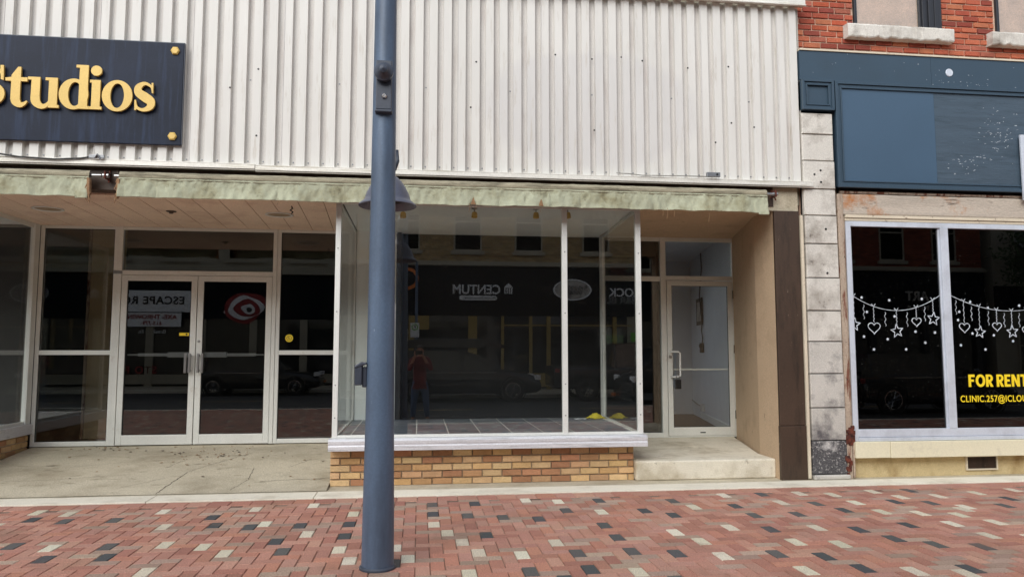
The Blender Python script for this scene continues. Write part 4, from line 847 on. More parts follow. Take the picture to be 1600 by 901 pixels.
# lettering and chalk garland on the glass
def stroke_letter(ch, x0, w, h, z0, t, yk):
    mb = MB(); y = [8.1405]
    def bar(p): y[0] -= .0003; mb.slab([(x0+a, y[0], z0+b) for a, b in p], (0, 8.1465-y[0]-.0002*len(mb.v)/8*.1, 0))
    def arc(cx, cz, rx, rz, a0, a1, t):
        y[0] -= .0003; n = 22; V = []
        for yy in (y[0], 8.1462):
            for rr in (0, t):
                for k in range(n+1): a = R(a0+(a1-a0)*k/n); V.append((x0+cx+(rx-rr)*math.cos(a), yy, z0+cz+(rz-rr)*math.sin(a)))
        m_ = n+1; F = []
        for k in range(n): F += [(k, k+1, m_+k+1, m_+k), (2*m_+k, 2*m_+k+1, 3*m_+k+1, 3*m_+k), (k, k+1, 2*m_+k+1, 2*m_+k), (m_+k, m_+k+1, 3*m_+k+1, 3*m_+k)]
        mb.idx(V, F)
    if ch in 'FERN': bar([(0,0),(t,0),(t,h),(0,h)])
    if ch in 'FE': bar([(t,h-t),(w,h-t),(w,h),(t,h)]); bar([(t,h*.42),(w*.85,h*.42),(w*.85,h*.42+t*.9),(t,h*.42+t*.9)])
    if ch == 'E': bar([(t,0),(w,0),(w,t),(t,t)])
    if ch == 'O': arc(w/2, h/2, w/2, h/2+.002, 0, 360, t)
    if ch == 'R': 
        hh = h*.60; bar([(t,h-t*.85),(w*.52,h-t*.85),(w*.52,h),(t,h)]); bar([(t,h-hh),(w*.52,h-hh),(w*.52,h-hh+t*.85),(t,h-hh+t*.85)])
        arc(w*.52, h-hh/2, w*.48, hh/2, -90, 90, t*.88); bar([(w*.30,h*.44),(w*.30+t*1.05,h*.46),(w*1.03,0),(w*1.03-t*1.15,0)])
    if ch == 'N': bar([(w-t,0),(w,0),(w,h),(w-t,h)]); bar([(0,h),(t*1.1,h),(w,0),(w-t*1.1,0)])
    if ch == 'T': bar([(w/2-t/2,0),(w/2+t/2,0),(w/2+t/2,h),(w/2-t/2,h)]); bar([(0,h-t),(w,h-t),(w,h),(0,h)])
    mb.build('letter', M['yellow_text'], W)
for ch, ax, aw in (('F',0,.078),('O',.094,.122),('R',.228,.088),('R',.368,.088),('E',.472,.076),('N',.566,.104),('T',.684,.092)): stroke_letter(ch, 6.516+ax, aw, .146, 1.045, .029, 0)
text('CLINIC.257@ICLOUD.COM', .108, (6.392, 8.138, .868), M['yellow_text'], 'lettering', W, .0015, off=.0012, sx=.84, spacing=1.10)
def chalk_line(pts, w=.006, name='chalk_line'):
    mb = MB(); P = [Vector((p[0], 0, p[1])) for p in pts]; n = len(P); V = []
    for i in range(n):
        t = (P[min(i+1, n-1)]-P[max(0, i-1)]).normalized(); nn = Vector((-t.z, 0, t.x))*w*(.38+.36*random.random())
        for q in (P[i]+nn, P[i]-nn): V.append((q.x, 8.1425, q.z))
    for i in range(n): V.append((V[2*i][0], 8.1465, V[2*i][2])); V.append((V[2*i+1][0], 8.1465, V[2*i+1][2]))
    # reorder: front pairs first, back pairs appended
    F = [(2*i, 2*i+1, 2*i+3, 2*i+2) for i in range(n-1)]+[(2*n+2*i, 2*n+2*i+1, 2*n+2*i+3, 2*n+2*i+2) for i in range(n-1)]
    F += [(2*i, 2*i+2, 2*n+2*i+2, 2*n+2*i) for i in range(n-1)]+[(2*i+1, 2*i+3, 2*n+2*i+3, 2*n+2*i+1) for i in range(n-1)]
    mb.idx(V, F); return mb
def star(cx, cz, r, rot=0):
    p = []
    for k in range(11):
        a = math.pi/2+rot+k*math.pi/5; rr = r if k % 2 == 0 else r*.42; q = (cx+rr*math.cos(a), cz+rr*math.sin(a))
        if p:
            for t in (.33, .66): p.append((p0[0]+(q[0]-p0[0])*t, p0[1]+(q[1]-p0[1])*t))
        p.append(q); p0 = q
    chalk_line(p, .0075).build('chalk_star', M['chalk'], W)
def heart(cx, cz, r):
    p = []
    for k in range(33):
        t = 2*math.pi*k/32; p.append((cx+r*math.sin(t)**3, cz+r*.95*(13*math.cos(t)-5*math.cos(2*t)-2*math.cos(3*t)-math.cos(4*t))/16))
    chalk_line(p, .0065).build('chalk_heart', M['chalk'], W)
def gcurve(x0, x1, za, zb, sagz): 
    return lambda x: za+(zb-za)*(x-x0)/(x1-x0)-4*sagz*((x-x0)/(x1-x0))*(1-(x-x0)/(x1-x0))
g1 = gcurve(5.07, 6.21, 2.125, 2.145, .185); g2 = gcurve(6.33, 7.9, 2.14, 2.15, .19)
for gg, a, b in ((g1, 5.075, 6.205), (g2, 6.335, 7.89)):
    chalk_line([(a+(b-a)*k/60, gg(a+(b-a)*k/60)) for k in range(61)], .005).build('chalk_string', M['chalk'], W)
def hang(gg, x, L, kind, r):
    z0 = gg(x); chalk_line([(x+.006*math.sin(k*1.9), z0-L*k/14) for k in range(15)], .0035).build('chalk_string', M['chalk'], W)
    bow = MB()
    b_ = chalk_line([(x-.025, z0+.028), (x-.004, z0+.004), (x, z0), (x+.004, z0+.004), (x+.026, z0+.03)], .005)
    b_.build('chalk_bow', M['chalk'], W)
    if kind == 's': star(x, z0-L-r*.9, r, random.uniform(-.2, .2))
    if kind == 'h': heart(x, z0-L-r*.8, r)
for x, L, k, r in ((5.085,.26,'s',.08),(5.335,.19,'h',.077),(5.625,.17,'s',.082),(5.88,.12,'h',.06),(6.10,.15,'s',.083)): hang(g1, x, L, k, r)
for x, L, k, r in ((6.50,.26,'h',.068),(6.70,.24,'s',.075),(6.93,.15,'h',.06),(7.13,.18,'s',.08),(7.33,.2,'h',.065)): hang(g2, x, L, k, r)
for gg, xs_ in ((g1, (5.21, 5.48, 5.76, 5.99)), (g2, (6.40, 6.60, 6.82, 7.03, 7.23))):
    for x in xs_: z0 = gg(x)-.03; chalk_line([(x+.009*math.sin(k*1.3), z0-.17*k/12) for k in range(13)], .003).build('chalk_string', M['chalk'], W)
for x, z in ((5.19,2.10),(5.25,1.93),(5.54,2.07),(5.6,1.88),(5.96,2.09),(5.86,1.70),(6.11,1.69),(5.2,1.64),(5.5,1.61),(5.32,1.49),(5.73,1.49),(5.98,1.57),(6.59,2.06),(6.44,1.94),(6.82,1.99),(7.24,2.02),(6.88,1.66),(6.60,1.68),(6.44,1.54),(6.76,1.49),(7.13,1.59),(6.42,1.84)):
    m5 = MB(); pts = []
    for k in range(10): rr = .019 if k % 2 == 0 else .011; a = k*math.pi/5+x*9; pts.append((x+rr*math.cos(a), 8.1425, z+rr*math.sin(a)))
    m5.slab(pts, (0, .004, 0)); m5.build('chalk_dot', M['chalk'], W)

# ================================================================== STREET LAMP
P = empty('street_lamp', (-.264, 5.25, 0), 'slate blue street lamp pole with a bell shaped lamp behind it', 'street lamp')
px, py = -.264, 5.25
mb = MB(); mb.lathe([(.110, 0), (.107, .35), (.098, 1.0), (.094, 1.6), (.0865, 2.6), (.078, 3.9), (.066, 5.6), (.058, 6.8), (0, 6.82)], (px, py, .0), 'Z', 40); pole = mb.build('pole', M['pole'], P, smooth=True, auto=50)
mb = MB(); mb.lathe([(.124, 0), (.124, .012), (.114, .022), (.109, .022)], (px, py, 0.001), 'Z', 40); mb.build('base_ring', M['pole_dark'], P, smooth=True, auto=40)
mb = MB(); mb.box(px-.055, px+.055, py-.118, py-.055, 3.155, 3.51); mb.box(px-.06, px+.06, py-.126, py-.06, 3.135, 3.154); mb.build('bracket_plate', M['pole_dark'], P, bevel=.006)
mb = MB(); mb.lathe([(.06, .0), (.066, -.02), (.066, -.05), (.048, -.06), (.044, -.075), (.03, -.085), (.028, -.105), (.0, -.12)], (px, py-.118, 3.41), 'Y', 28); mb.build('finial', M['pole_dark'], P, smooth=True, auto=50)
mb = MB(); mb.lathe([(0, -.016), (.014, -.016), (.02, -.008), (.02, 0)], (px+.004, py-.118, 3.25), 'Y', 6); mb.build('bolt', M['chrome'], P)
lx, ly = -.28, 6.35
mb = MB(); mb.tube([(px, py+.06, 3.37), (px-.005, 5.6, 3.36), (lx, 6.15, 3.34), (lx, 6.30, 3.31), (lx, ly, 3.26), (lx, ly, 3.14)], .022, 12)
mb.build('arm', M['pole_dark'], P, smooth=True)
mb = MB(); mb.tube([(lx+.075, ly, 3.20), (lx+.08, ly, 3.10), (lx+.06, ly, 3.02)], [.012, .016, .01], 8); mb.build('photocell', M['pole_dark'], P, smooth=True)
mb = MB(); mb.lathe([(0, 3.15), (.03, 3.14), (.035, 3.06), (.05, 3.02), (.06, 2.97), (.085, 2.955), (.115, 2.925), (.15, 2.875), (.178, 2.82), (.192, 2.775), (.198, 2.755), (.215, 2.742), (.240, 2.722), (.247, 2.708), (.242, 2.703), (.20, 2.735), (.18, 2.78), (.145, 2.86), (.08, 2.93), (0, 2.95)], (lx, ly, 0), 'Z', 44); mb.build('lamp_shade', M['lamp_shade'], P, smooth=True, auto=60)
mb = MB(); mb.lathe([(.172, 2.78), (.165, 2.755), (.10, 2.735), (0, 2.725)], (lx, ly, 0), 'Z', 32); mb.build('lens', M['opp_glass'], P, smooth=True)
mb = MB(); mb.box(px-.172, px-.122, py-.055, py+.05, 1.235, 1.375); mb.slab([(px-.178,py-.06,1.365),(px-.13,py-.06,1.395),(px-.092,py-.06,1.39),(px-.092,py-.06,1.378),(px-.170,py-.06,1.35)], (0,.115,0)); mb.box(px-.122, px-.092, py-.035, py+.035, 1.22, 1.36); mb.build('outlet_box', M['pole_dark'], P, bevel=.006)
mb = MB(); mb.box(px+.092,px+.098, py+.0,py+.03,1.62,1.80); mb.build('banner_tag', M['white_enamel'], P)

# ================================================================== ACROSS THE STREET (seen in the glass)
def opp_window(parent, x0, x1, z0, z1, Y, fr='win_black'):
    mb = MB(); frame_rect(mb, x0, x1, z0, z1, Y-.05, Y+.02, .06); mb.box(x0+.06, x1-.06, Y-.04, Y+.01, (z0+z1)/2-.03, (z0+z1)/2+.03); mb.box(x0-.1, x1+.1, Y-.02, Y+.10, z0-.14, z0-.01)
    w = mb.build('window', M['opp_stone'], parent); mb = MB(); mb.box(x0+.05, x1-.05, Y-.035, Y-.02, z0+.05, z1-.05); mb.build('pane', M['opp_glass'], w)
YO = -12.0
def opp_building(name, x0, x1, H, wallm, label, sbm, trim, wins, loc):
    O = empty(name, ((x0+x1)/2, YO, 0), label, 'building')
    mb = MB(); mb.box(x0, x1, YO-10, YO-.02, 2.85, H); mb.box(x0, x0+.4, YO-10, YO, 0, 2.85); mb.box(x1-.4, x1, YO-10, YO, 0, 2.85); mb.box(x0+.4, x1-.4, YO-10, YO-3, 0, 2.85)
    mb.build('wall', wallm, O)
    mb = MB(); mb.box(x0, x1, YO-.02, YO+.12, 2.84, 4.75); mb.build('sign_band', sbm, O)
    mb = MB(); mb.box(x0, x1, YO-.02, YO+.28, 4.76, 4.86); mb.box(x0, x1, YO-.02, YO+.16, 4.87, 4.95); mb.box(x0, x1, YO-.02, YO+.4, H-.3, H-.05); mb.build('cornice', M['opp_stone'], O, bevel=.01)
    for a, b, c, d in wins: opp_window(O, a, b, c, d, YO)
    return O
O1 = opp_building('brick_shop', -2.4, 8.6, 10, M['opp_stone'], 'shop with a dark sign band and yellow window posts, reflected in the display window', M['opp_dark'], None, [], 0)
mb = MB()
palo = [lin(170,142,92), lin(160,130,84), lin(150,122,80), lin(178,150,104)]
bricks(mb, 2, 13.0, 0, 5.0, 0, .24, .085, palo, .012, holes=[(a, b, .4, 2.7) for a, b in ((3.1,4.2),(5.8,6.9),(8.2,9.3),(10.6,11.7),(12.4,12.9))], rnd=False)
mb.v = [(8.6-(q[0]-2), YO-.02-q[1], 4.96+q[2]) for q in mb.v]; mb.build('brick_wall', M['opp_brick'], O1)
for a, b in ((3.1,4.2),(5.8,6.9),(8.2,9.3),(10.6,11.7)): opp_window(O1, 10.6-b, 10.6-a, 5.36, 7.66, YO)
mb = MB()
for a, b in ((1.88,2.22),(3.16,3.27),(4.26,4.38),(4.95,5.1),(7.6,7.75),(-2.0,-1.7),(-.4,-.2)): mb.box(a, b, YO-.1, YO+.08, 0, 2.83)
mb.box(3.27, 8.4, YO-.08, YO+.06, .1, .62); mb.box(3.27, 8.4, YO-.08, YO+.05, 2.45, 2.5); mb.box(-.36, .38, YO-.06, YO+.10, 2.3, 2.83); mb.build('shop_front_frame', M['opp_yellow'], O1, bevel=.01)
mb = MB(); mb.box(-2, 8.4, YO-.06, YO-.04, .62, 2.84); mb.build('pane', M['opp_glass'], O1)
mb = MB(); mb.box(8.3, 9.2, YO+.14, YO+.16, 1.85, 2.2); mb.build('notice_board', M['sign_green'], O1)
bn = empty('shop_sign', (2.4, YO+.14, 3.8), 'white serif shop lettering with a small temple emblem on the dark band across the street', 'sign')
text('CENTUM', .50, (3.12, YO+.15, 3.68), M['sign_white'], 'lettering', bn, .02, face=1, off=.008, sx=.92)
mb = MB()
pts = [(2.9-.02, 3.50+.0)]
def pill(x0, x1, z0, z1, y, t):
    r = (z1-z0)/2; cz = (z0+z1)/2; p = [(x1-r+r*math.cos(a), y, cz+r*math.sin(a)) for a in [R(-90+k*18) for k in range(11)]]+[(x0+r+r*math.cos(a), y, cz+r*math.sin(a)) for a in [R(90+k*18) for k in range(11)]]
    return p
mb.slab(pill(1.52, 2.98, 3.43, 3.61, YO+.13, .02), (0, .03, 0)); mb.build('pill_panel', M['sign_white'], bn)
text('Mortgage Express Limited', .115, (2.92, YO+.17, 3.485), M['opp_dark'], 'lettering', bn, .004, face=1, sx=1.02)
mb = MB(); mb.slab([(3.24,YO+.13,3.92),(3.62,YO+.13,3.92),(3.43,YO+.13,4.10)], (0,.03,0))
for k in range(4): mb.box(3.27+k*.087, 3.315+k*.087, YO+.13, YO+.16, 3.69, 3.90)
mb.build('emblem', M['sign_white'], bn)
ov = empty('shop_sign', (5.96, YO+.14, 3.87), 'oval sign with looping script on the dark band across the street', 'sign')
mb = MB(); 
for (ra, rb, ia, ib, t) in ((.76, .42, .70, .37, .05),):
    n = 48; V = []
    for yy in (YO+.13, YO+.13+t):
        for aa, bb in ((ra, rb), (ia, ib)): V += [(5.96+aa*math.cos(2*math.pi*k/n), yy, 3.87+bb*math.sin(2*math.pi*k/n)) for k in range(n)]
    F = []
    for k in range(n): q = (k+1) % n; F += [(k,q,n+q,n+k),(2*n+k,2*n+q,3*n+q,3*n+k),(k,q,2*n+q,2*n+k),(n+k,n+q,3*n+q,3*n+k)]
    mb.idx(V, F)
mb.build('rim', M['sign_white'], ov)
mb = MB(); mb.slab([(5.96+.69*math.cos(2*math.pi*k/48), YO+.13, 3.87+.36*math.sin(2*math.pi*k/48)) for k in range(48)], (0, .03, 0)); mb.build('panel', M['stone_grey'], ov)
mb = MB()
for q in range(3): mb.tube([(5.5+k*.03, YO+.165, 3.98-q*.12+.07*math.sin(k*1.3+q)) for k in range(30)], .012, 5)
mb.build('script', M['opp_dark'], ov)
hb = empty('shop_sign', (8.0, YO+.14, 3.9), 'plain white capital lettering at the right end of the dark band across the street', 'sign')
text('H&R BLOCK', .46, (9.95, YO+.15, 3.63), M['sign_white'], 'lettering', hb, .02, face=1, off=.006)
oc = empty('hanging_sign', (-.45, YO+.9, 4.2), 'orange round hanging sign left of the dark band across the street', 'sign')
mb = MB(); mb.lathe([(0, -.04), (.42, -.04), (.42, .04), (0, .04)], (-.45, YO+.5, 4.2), 'Y', 30); mb.build('disc', M['orange'], oc)
mb = MB(); mb.lathe([(0, .0), (.3, .0), (.3, .01), (0, .01)], (-.45, YO+.545, 4.2), 'Y', 30); mb.build('disc_centre', M['opp_dark'], oc); mb = MB(); mb.tube([(-.45,YO,4.75),(-.45,YO+.5,4.7),(-.45,YO+.5,4.6)], .02, 8); mb.build('bracket', M['black'], oc)

O2 = opp_building('stone_shop', -20, -2.45, 9.5, M['opp_stone'], 'pale stone building with white banners above its shop front, reflected in the double doors', M['opp_dark'], None, [(-19+2.7*k, -17.6+2.7*k, 5.4, 7.6) for k in range(6)], 0)
mb = MB()
for k in range(9): mb.box(-19.8+k*2.1, -19.5+k*2.1, YO-.1, YO+.1, 0, 2.83)
mb.box(-19.8, -2.6, YO-.08, YO+.06, .1, .5); mb.build('shop_front_frame', M['opp_stone'], O2)
mb = MB(); mb.box(-19.8, -2.6, YO-.06, YO-.04, .5, 2.84); mb.build('pane', M['opp_glass'], O2)
es = empty('shop_banner', (-11, YO+.2, 3.6), 'white banner with black capitals and red lettering below, across the street', 'banner')
mb = MB(); mb.slab([(-12.6,YO+.14,3.12),(-9.58,YO+.14,3.12),(-9.58,YO+.14,4.02),(-12.6,YO+.14,4.02)], (0,.04,0)); mb.build('panel', M['sign_white'], es)
text('ESCAPE ROOM', .46, (-9.85, YO+.19, 3.45), M['black'], 'lettering', es, .01, face=1, off=.012, spacing=1.12)
mb = MB(); mb.slab([(-12.6,YO+.14,2.50),(-9.98,YO+.14,2.50),(-9.98,YO+.14,3.08),(-12.6,YO+.14,3.08)], (0,.03,0)); mb.build('panel', M['sign_white'], es)
text('AXE- THROWING', .27, (-10.15, YO+.18, 2.82), M['sign_red'], 'lettering', es, .006, face=1, off=.006)
text('613-779-', .23, (-10.75, YO+.18, 2.57), M['sign_red'], 'lettering', es, .006, face=1, off=.004)
text('Breakout En', .22, (-10.6, YO+.09, 2.22), M['sign_white'], 'lettering', es, .006, face=1)
text('STO P', .42, (-10.9, YO+.09, .55), M['sign_red'], 'lettering', es, .01, face=1, off=.01, spacing=1.2)
rd = empty('target_sign', (-7.4, YO+.3, 3.35), 'irregular red and white ringed sign reflected in the right leaf of the double doors', 'sign')
for k, (r_, mn) in enumerate(((.80,'sign_red'),(.62,'sign_white'),(.46,'sign_red'),(.26,'sign_white'),(.12,'black'))):
    mb = MB(); mb.slab([(-7.4+.10*k*.5+r_*(1.05+.16*math.sin(2*a_+k)+.06*math.sin(5*a_+2*k))*math.cos(a_), YO+.13+.022*k, 3.35-.03*k+r_*.82*(1+.10*math.sin(3*a_+k*1.7))*math.sin(a_)) for a_ in [2*math.pi*q/48 for q in range(48)]], (0, .02, 0)); mb.build('ring', M[mn], rd)
mb = MB(); mb.slab([(-8.3,YO+.13,3.1),(-7.9,YO+.13,3.0),(-7.9,YO+.13,3.6)], (0,.018,0)); mb.build('arrow', M['sign_white'], rd)

O3 = opp_building('red_brick_shop', 8.65, 23.5, 10, M['brick_red'], 'red brick building with tall windows, reflected in the right shop window', M['opp_dark'], None, [], 0)
mb = MB(); wl = [(9.5+2.35*k, 10.6+2.35*k) for k in range(6)]
bricks(mb, 0, 14.85, 0, 5.0, 0, .24, .085, [lin(140,70,46), lin(128,62,42), lin(150,78,52)], .01, holes=[(23.5-b, 23.5-a, .25, 2.6) for a, b in wl], rnd=False)
mb.v = [(23.5-q[0], YO-.02-q[1], 4.96+q[2]) for q in mb.v]; mb.build('brick_wall', M['opp_brick'], O3)
for a, b in wl: opp_window(O3, a, b, 5.21, 7.56, YO)
mb = MB()
for k in range(7): mb.box(8.9+k*2.35, 9.15+k*2.35, YO-.1, YO+.1, 0, 2.83)
mb.build('shop_front_frame', M['black'], O3); mb = MB(); mb.box(8.9, 23.3, YO-.06, YO-.04, .4, 2.84); mb.build('pane', M['opp_glass'], O3)
ds = empty('shop_sign', (20, YO+.14, 3.6), 'faint grey lettering on the dark band, reflected behind the chalk garland', 'sign')
text('ART', .55, (20.9, YO+.15, 3.55), M['stone_grey'], 'lettering', ds, .02, face=1, off=.01); text('MET US', .30, (20.9, YO+.15, 3.15), M['stone_grey'], 'lettering', ds, .02, face=1)
# farther rows that close the street on both sides
for (x0, x1, h, mm, lab) in ((-45, -20.1, 9, 'opp_stone', 'long pale building farther left across the street'), (24, 60, 9.5, 'opp_stone', 'long pale building farther right across the street')):
    O = empty('terrace_building', ((x0+x1)/2, YO, 0), lab, 'building'); mb = MB(); mb.box(x0, x1, YO-10, YO, 0, h); mb.build('wall', M[mm], O)
    k = x0+1
    while k < x1-2:
        opp_window(O, k, k+1.3, 5.2, 7.4, YO+.04); opp_window(O, k, k+1.9, .6, 2.8, YO+.04); k += 3.0
    mb = MB(); mb.box(x0, x1, YO, YO+.3, h-.4, h-.1); mb.box(x0, x1, YO, YO+.15, 3.2, 4.2); mb.build('cornice', M['opp_dark'], O)
for (x0, x1, lab) in ((-40, -9.05, 'long building continuing left of the clad shop'), (16.05, 45, 'long building continuing right of the brick shop')):
    O = empty('terrace_building', ((x0+x1)/2, 8.3, 0), lab, 'building'); mb = MB(); mb.box(x0, x1, 8.3, 17, 0, 9); mb.build('wall', M['opp_stone'], O)

# ---- vehicles
def car(x0, y0, L, Wd, H, face, paint, label, kind='suv', roofbox=False):
    V0 = empty('parked_car', (x0+L/2, y0+Wd/2, -.13), label, 'car', 'cars parked along the street')
    zg = -.13
    def X(t): return x0+L*t if face > 0 else x0+L*(1-t)        # t: 0 rear, 1 front
    if kind == 'suv': body = [(0,.55,.98),(.03,.40,1.02),(.2,.34,1.04),(.5,.34,1.03),(.7,.34,1.02),(.74,.35,1.0),(.9,.36,.90),(.97,.40,.78),(1,.50,.62)]; cab = [(.01,.12),(.08,.97),(.2,1.0),(.48,.98),(.60,.72),(.735,.02)]
    elif kind == 'sedan': body = [(0,.5,.82),(.03,.36,.92),(.2,.32,.93),(.5,.32,.90),(.72,.32,.88),(.9,.33,.78),(.97,.36,.68),(1,.45,.55)]; cab = [(.10,.05),(.26,.9),(.38,1.0),(.5,.98),(.60,.75),(.73,.02)]
    else: body = [(0,.62,1.10),(.02,.55,1.12),(.3,.5,1.12),(.55,.48,1.12),(.72,.46,1.14),(.9,.46,1.08),(.98,.48,1.0),(1,.5,.85)]; cab = [(.33,.05),(.355,.94),(.42,1.0),(.57,.98),(.63,.8),(.71,.02)]
    belt = 1.02 if kind == 'suv' else (.91 if kind == 'sedan' else 1.13)
    mb = MB(); rings = []
    for t, zb, zt in body:
        k = 1-.10*(max(0, (abs(t-.5)-.42))/.08); hw = Wd/2*k; cy = y0+Wd/2
        rings.append([(X(t), cy-hw*.94, zg+zb*.75), (X(t), cy-hw, zg+zb), (X(t), cy-hw*1.0, zg+(zb+zt)/2), (X(t), cy-hw*.95, zg+zt-.05), (X(t), cy-hw*.82, zg+zt), (X(t), cy, zg+zt+.025), (X(t), cy+hw*.82, zg+zt), (X(t), cy+hw*.95, zg+zt-.05), (X(t), cy+hw, zg+(zb+zt)/2), (X(t), cy+hw, zg+zb), (X(t), cy+hw*.94, zg+zb*.75)])
    n = len(rings[0]); VV = [p for r in rings for p in r]; F = [(i*n+k, i*n+(k+1) % n, (i+1)*n+(k+1) % n, (i+1)*n+k) for i in range(len(rings)-1) for k in range(n)]+[tuple(range(n)), tuple((len(rings)-1)*n+k for k in range(n))]
    mb.idx(VV, F); bd = mb.build('body', paint, V0, smooth=True, bevel=.02)
    mb = MB(); rings = []; gl = MB(); grs = []
    for t, h in cab:
        hz = zg+belt+(H-belt)*h; kk = 1-.16*h; hw = Wd/2*.93; cy = y0+Wd/2
        rings.append([(X(t), cy-hw, zg+belt-.06), (X(t), cy-hw*kk, hz), (X(t), cy, hz+.02*h), (X(t), cy+hw*kk, hz), (X(t), cy+hw, zg+belt-.06)])
    n = 5; VV = [p for r in rings for p in r]; F = [(i*n+k, i*n+k+1, (i+1)*n+k+1, (i+1)*n+k) for i in range(len(rings)-1) for k in range(4)]
    mb.idx(VV, F); mb.build('cabin', M['car_glass'], V0, smooth=True, auto=35)
    # roof and pillars
    mb = MB()
    for i in range(1, len(rings)-2):
        a, b = rings[i], rings[i+1]; mb.idx([a[1], a[2], a[3], b[3], b[2], b[1]], [(0,1,4,5),(1,2,3,4)])
    mb.v = [(p[0], p[1], p[2]+.012) for p in mb.v]
    for i in (1, len(rings)//2, len(rings)-1):
        for sd_ in (0, 1):
            a, b = rings[min(i, len(rings)-1)], rings[max(i-1, 0)]
            p = a[1] if sd_ == 0 else a[3]; q = (a[0] if sd_ == 0 else a[4]) if i != len(rings)-1 else a[0 if sd_ == 0 else 4]
            if i == len(rings)-1: p = rings[i-2][1 if sd_ == 0 else 3]
            mb.tube([p, q], .035, 6)
    mb.build('roof', paint, V0, smooth=True, auto=30)
    wr = .37 if kind != 'sedan' else .33
    for t in (.19, .81):
        for s in (0, 1):
            cy = y0+(.10 if s == 0 else Wd-.10); cx = X(t)
            mb = MB(); mb.lathe([(wr*.62, -.11), (wr*.95, -.11), (wr, -.07), (wr, .07), (wr*.95, .11), (wr*.62, .11)], (cx, cy, zg+wr), 'Y', 30); wl_ = mb.build('wheel', M['rubber'], V0, smooth=True, auto=40)
            mb = MB(); mb.lathe([(wr*.62, -.10), (wr*.66, -.112), (wr*.60, -.112), (wr*.60, .0), (wr*.6, .112), (wr*.66, .112), (wr*.62, .1)], (cx, cy, zg+wr), 'Y', 30)
            for k in range(10):
                a = 2*math.pi*k/10; yo = -.10 if s == 0 else .10
                mb.tube([(cx+.03*math.cos(a), cy+yo, zg+wr+.03*math.sin(a)), (cx+wr*.62*math.cos(a), cy+yo, zg+wr+wr*.62*math.sin(a))], .014, 5)
            mb.build('rim', M['chrome'], wl_)
            mb = MB(); yo = -.012 if s == 0 else .012; sy = y0+yo if s == 0 else y0+Wd+yo
            mb.lathe([(wr*1.04, 0), (wr*1.14, 0)], (cx, sy, zg+wr), 'Y', 30); mb.build('wheel_arch', M['rubber'], V0)
    for s in (0, 1):
        cy = y0+(.22 if s == 0 else Wd-.22); zf = .78 if kind != 'truck' else .92
        mb = MB(); mb.box(min(X(.955), X(.995)), max(X(.955), X(.995)), cy-.17, cy+.17, zg+zf-.09, zg+zf+.06); mb.build('headlight', M['sign_white'], V0, bevel=.02)
        mb = MB(); mb.box(min(X(.005), X(.03)), max(X(.005), X(.03)), cy-.17, cy+.17, zg+zf, zg+zf+.12); mb.build('tail_light', M['sign_red'], V0, bevel=.01)
        mb = MB(); mb.tube([(X(.70), y0-.02 if s == 0 else y0+Wd+.02, zg+belt+.02), (X(.70), y0-.16 if s == 0 else y0+Wd+.16, zg+belt+.08)], [.03, .08], 8); mb.build('mirror', paint, V0, smooth=True)
        sy = y0-.012 if s == 0 else y0+Wd+.004
        mb = MB(); mb.box(min(X(.2), X(.7)), max(X(.2), X(.7)), sy, sy+.008, zg+belt-.1, zg+belt-.08); mb.build('side_trim', M['chrome'], V0)
    mb = MB()
    for k in range(4): mb.box(min(X(.998), X(1.004)), max(X(.998), X(1.004)), y0+.45, y0+Wd-.45, zg+.55+k*.08, zg+.575+k*.08)
    mb.build('grille', M['chrome'], V0)
    mb = MB(); mb.box(min(X(1.0), X(1.012)), max(X(1.0), X(1.012)), y0+.1, y0+.35, zg+.42, zg+.5); mb.build('indicator', M['orange'], V0)
    if roofbox:
        rb = empty('roof_box', (X(.4), y0+Wd/2, zg+H+.1), 'long black roof box on top of the dark sport utility car', 'roof box')
        mb = MB(); pr_ = [(.08,.12),(.12,.30),(.3,.36),(.6,.34),(.72,.22),(.78,.10)]
        rings = [[(X(t), y0+Wd*.25, zg+H+.08), (X(t), y0+Wd*.27, zg+H+.04+h), (X(t), y0+Wd*.73, zg+H+.04+h), (X(t), y0+Wd*.75, zg+H+.08)] for t, h in pr_]
        VV = [p for r in rings for p in r]; F = [(i*4+k, i*4+(k+1) % 4, (i+1)*4+(k+1) % 4, (i+1)*4+k) for i in range(5) for k in range(4)]+[(0,1,2,3), (20,21,22,23)]
        mb.idx(VV, F); mb.build('shell', M['car_black'], rb, smooth=True, bevel=.03, auto=50)
        mb = MB(); 
        for t in (.25, .6): mb.tube([(X(t), y0+.2, zg+H+.05), (X(t), y0+Wd-.2, zg+H+.05)], .02, 8)
        mb.build('crossbar', M['black'], rb)
    return V0
car(-.95, -8.75, 4.85, 1.9, 1.62, 1, M['car_black'], 'black sport utility car with a roof box, reflected in the display window', 'suv', True)
car(4.32, -8.8, 5.7, 1.95, 1.85, 1, M['car_grey'], 'dark pickup truck parked ahead of the black car across the street', 'truck')
car(-8.2, -8.75, 4.6, 1.82, 1.45, 1, M['car_black'], 'black low car across the street, reflected in the double doors', 'sedan')
car(5.2, -3.05, 5.6, 1.95, 1.75, -1, M['car_grey'], 'dark pickup truck on the near side, its front reflected beside the right door', 'truck')
car(11.1, -3.1, 4.4, 1.85, 1.55, 1, M['car_black'], 'black car on the near side, reflected in the shop window with the garland', 'suv')

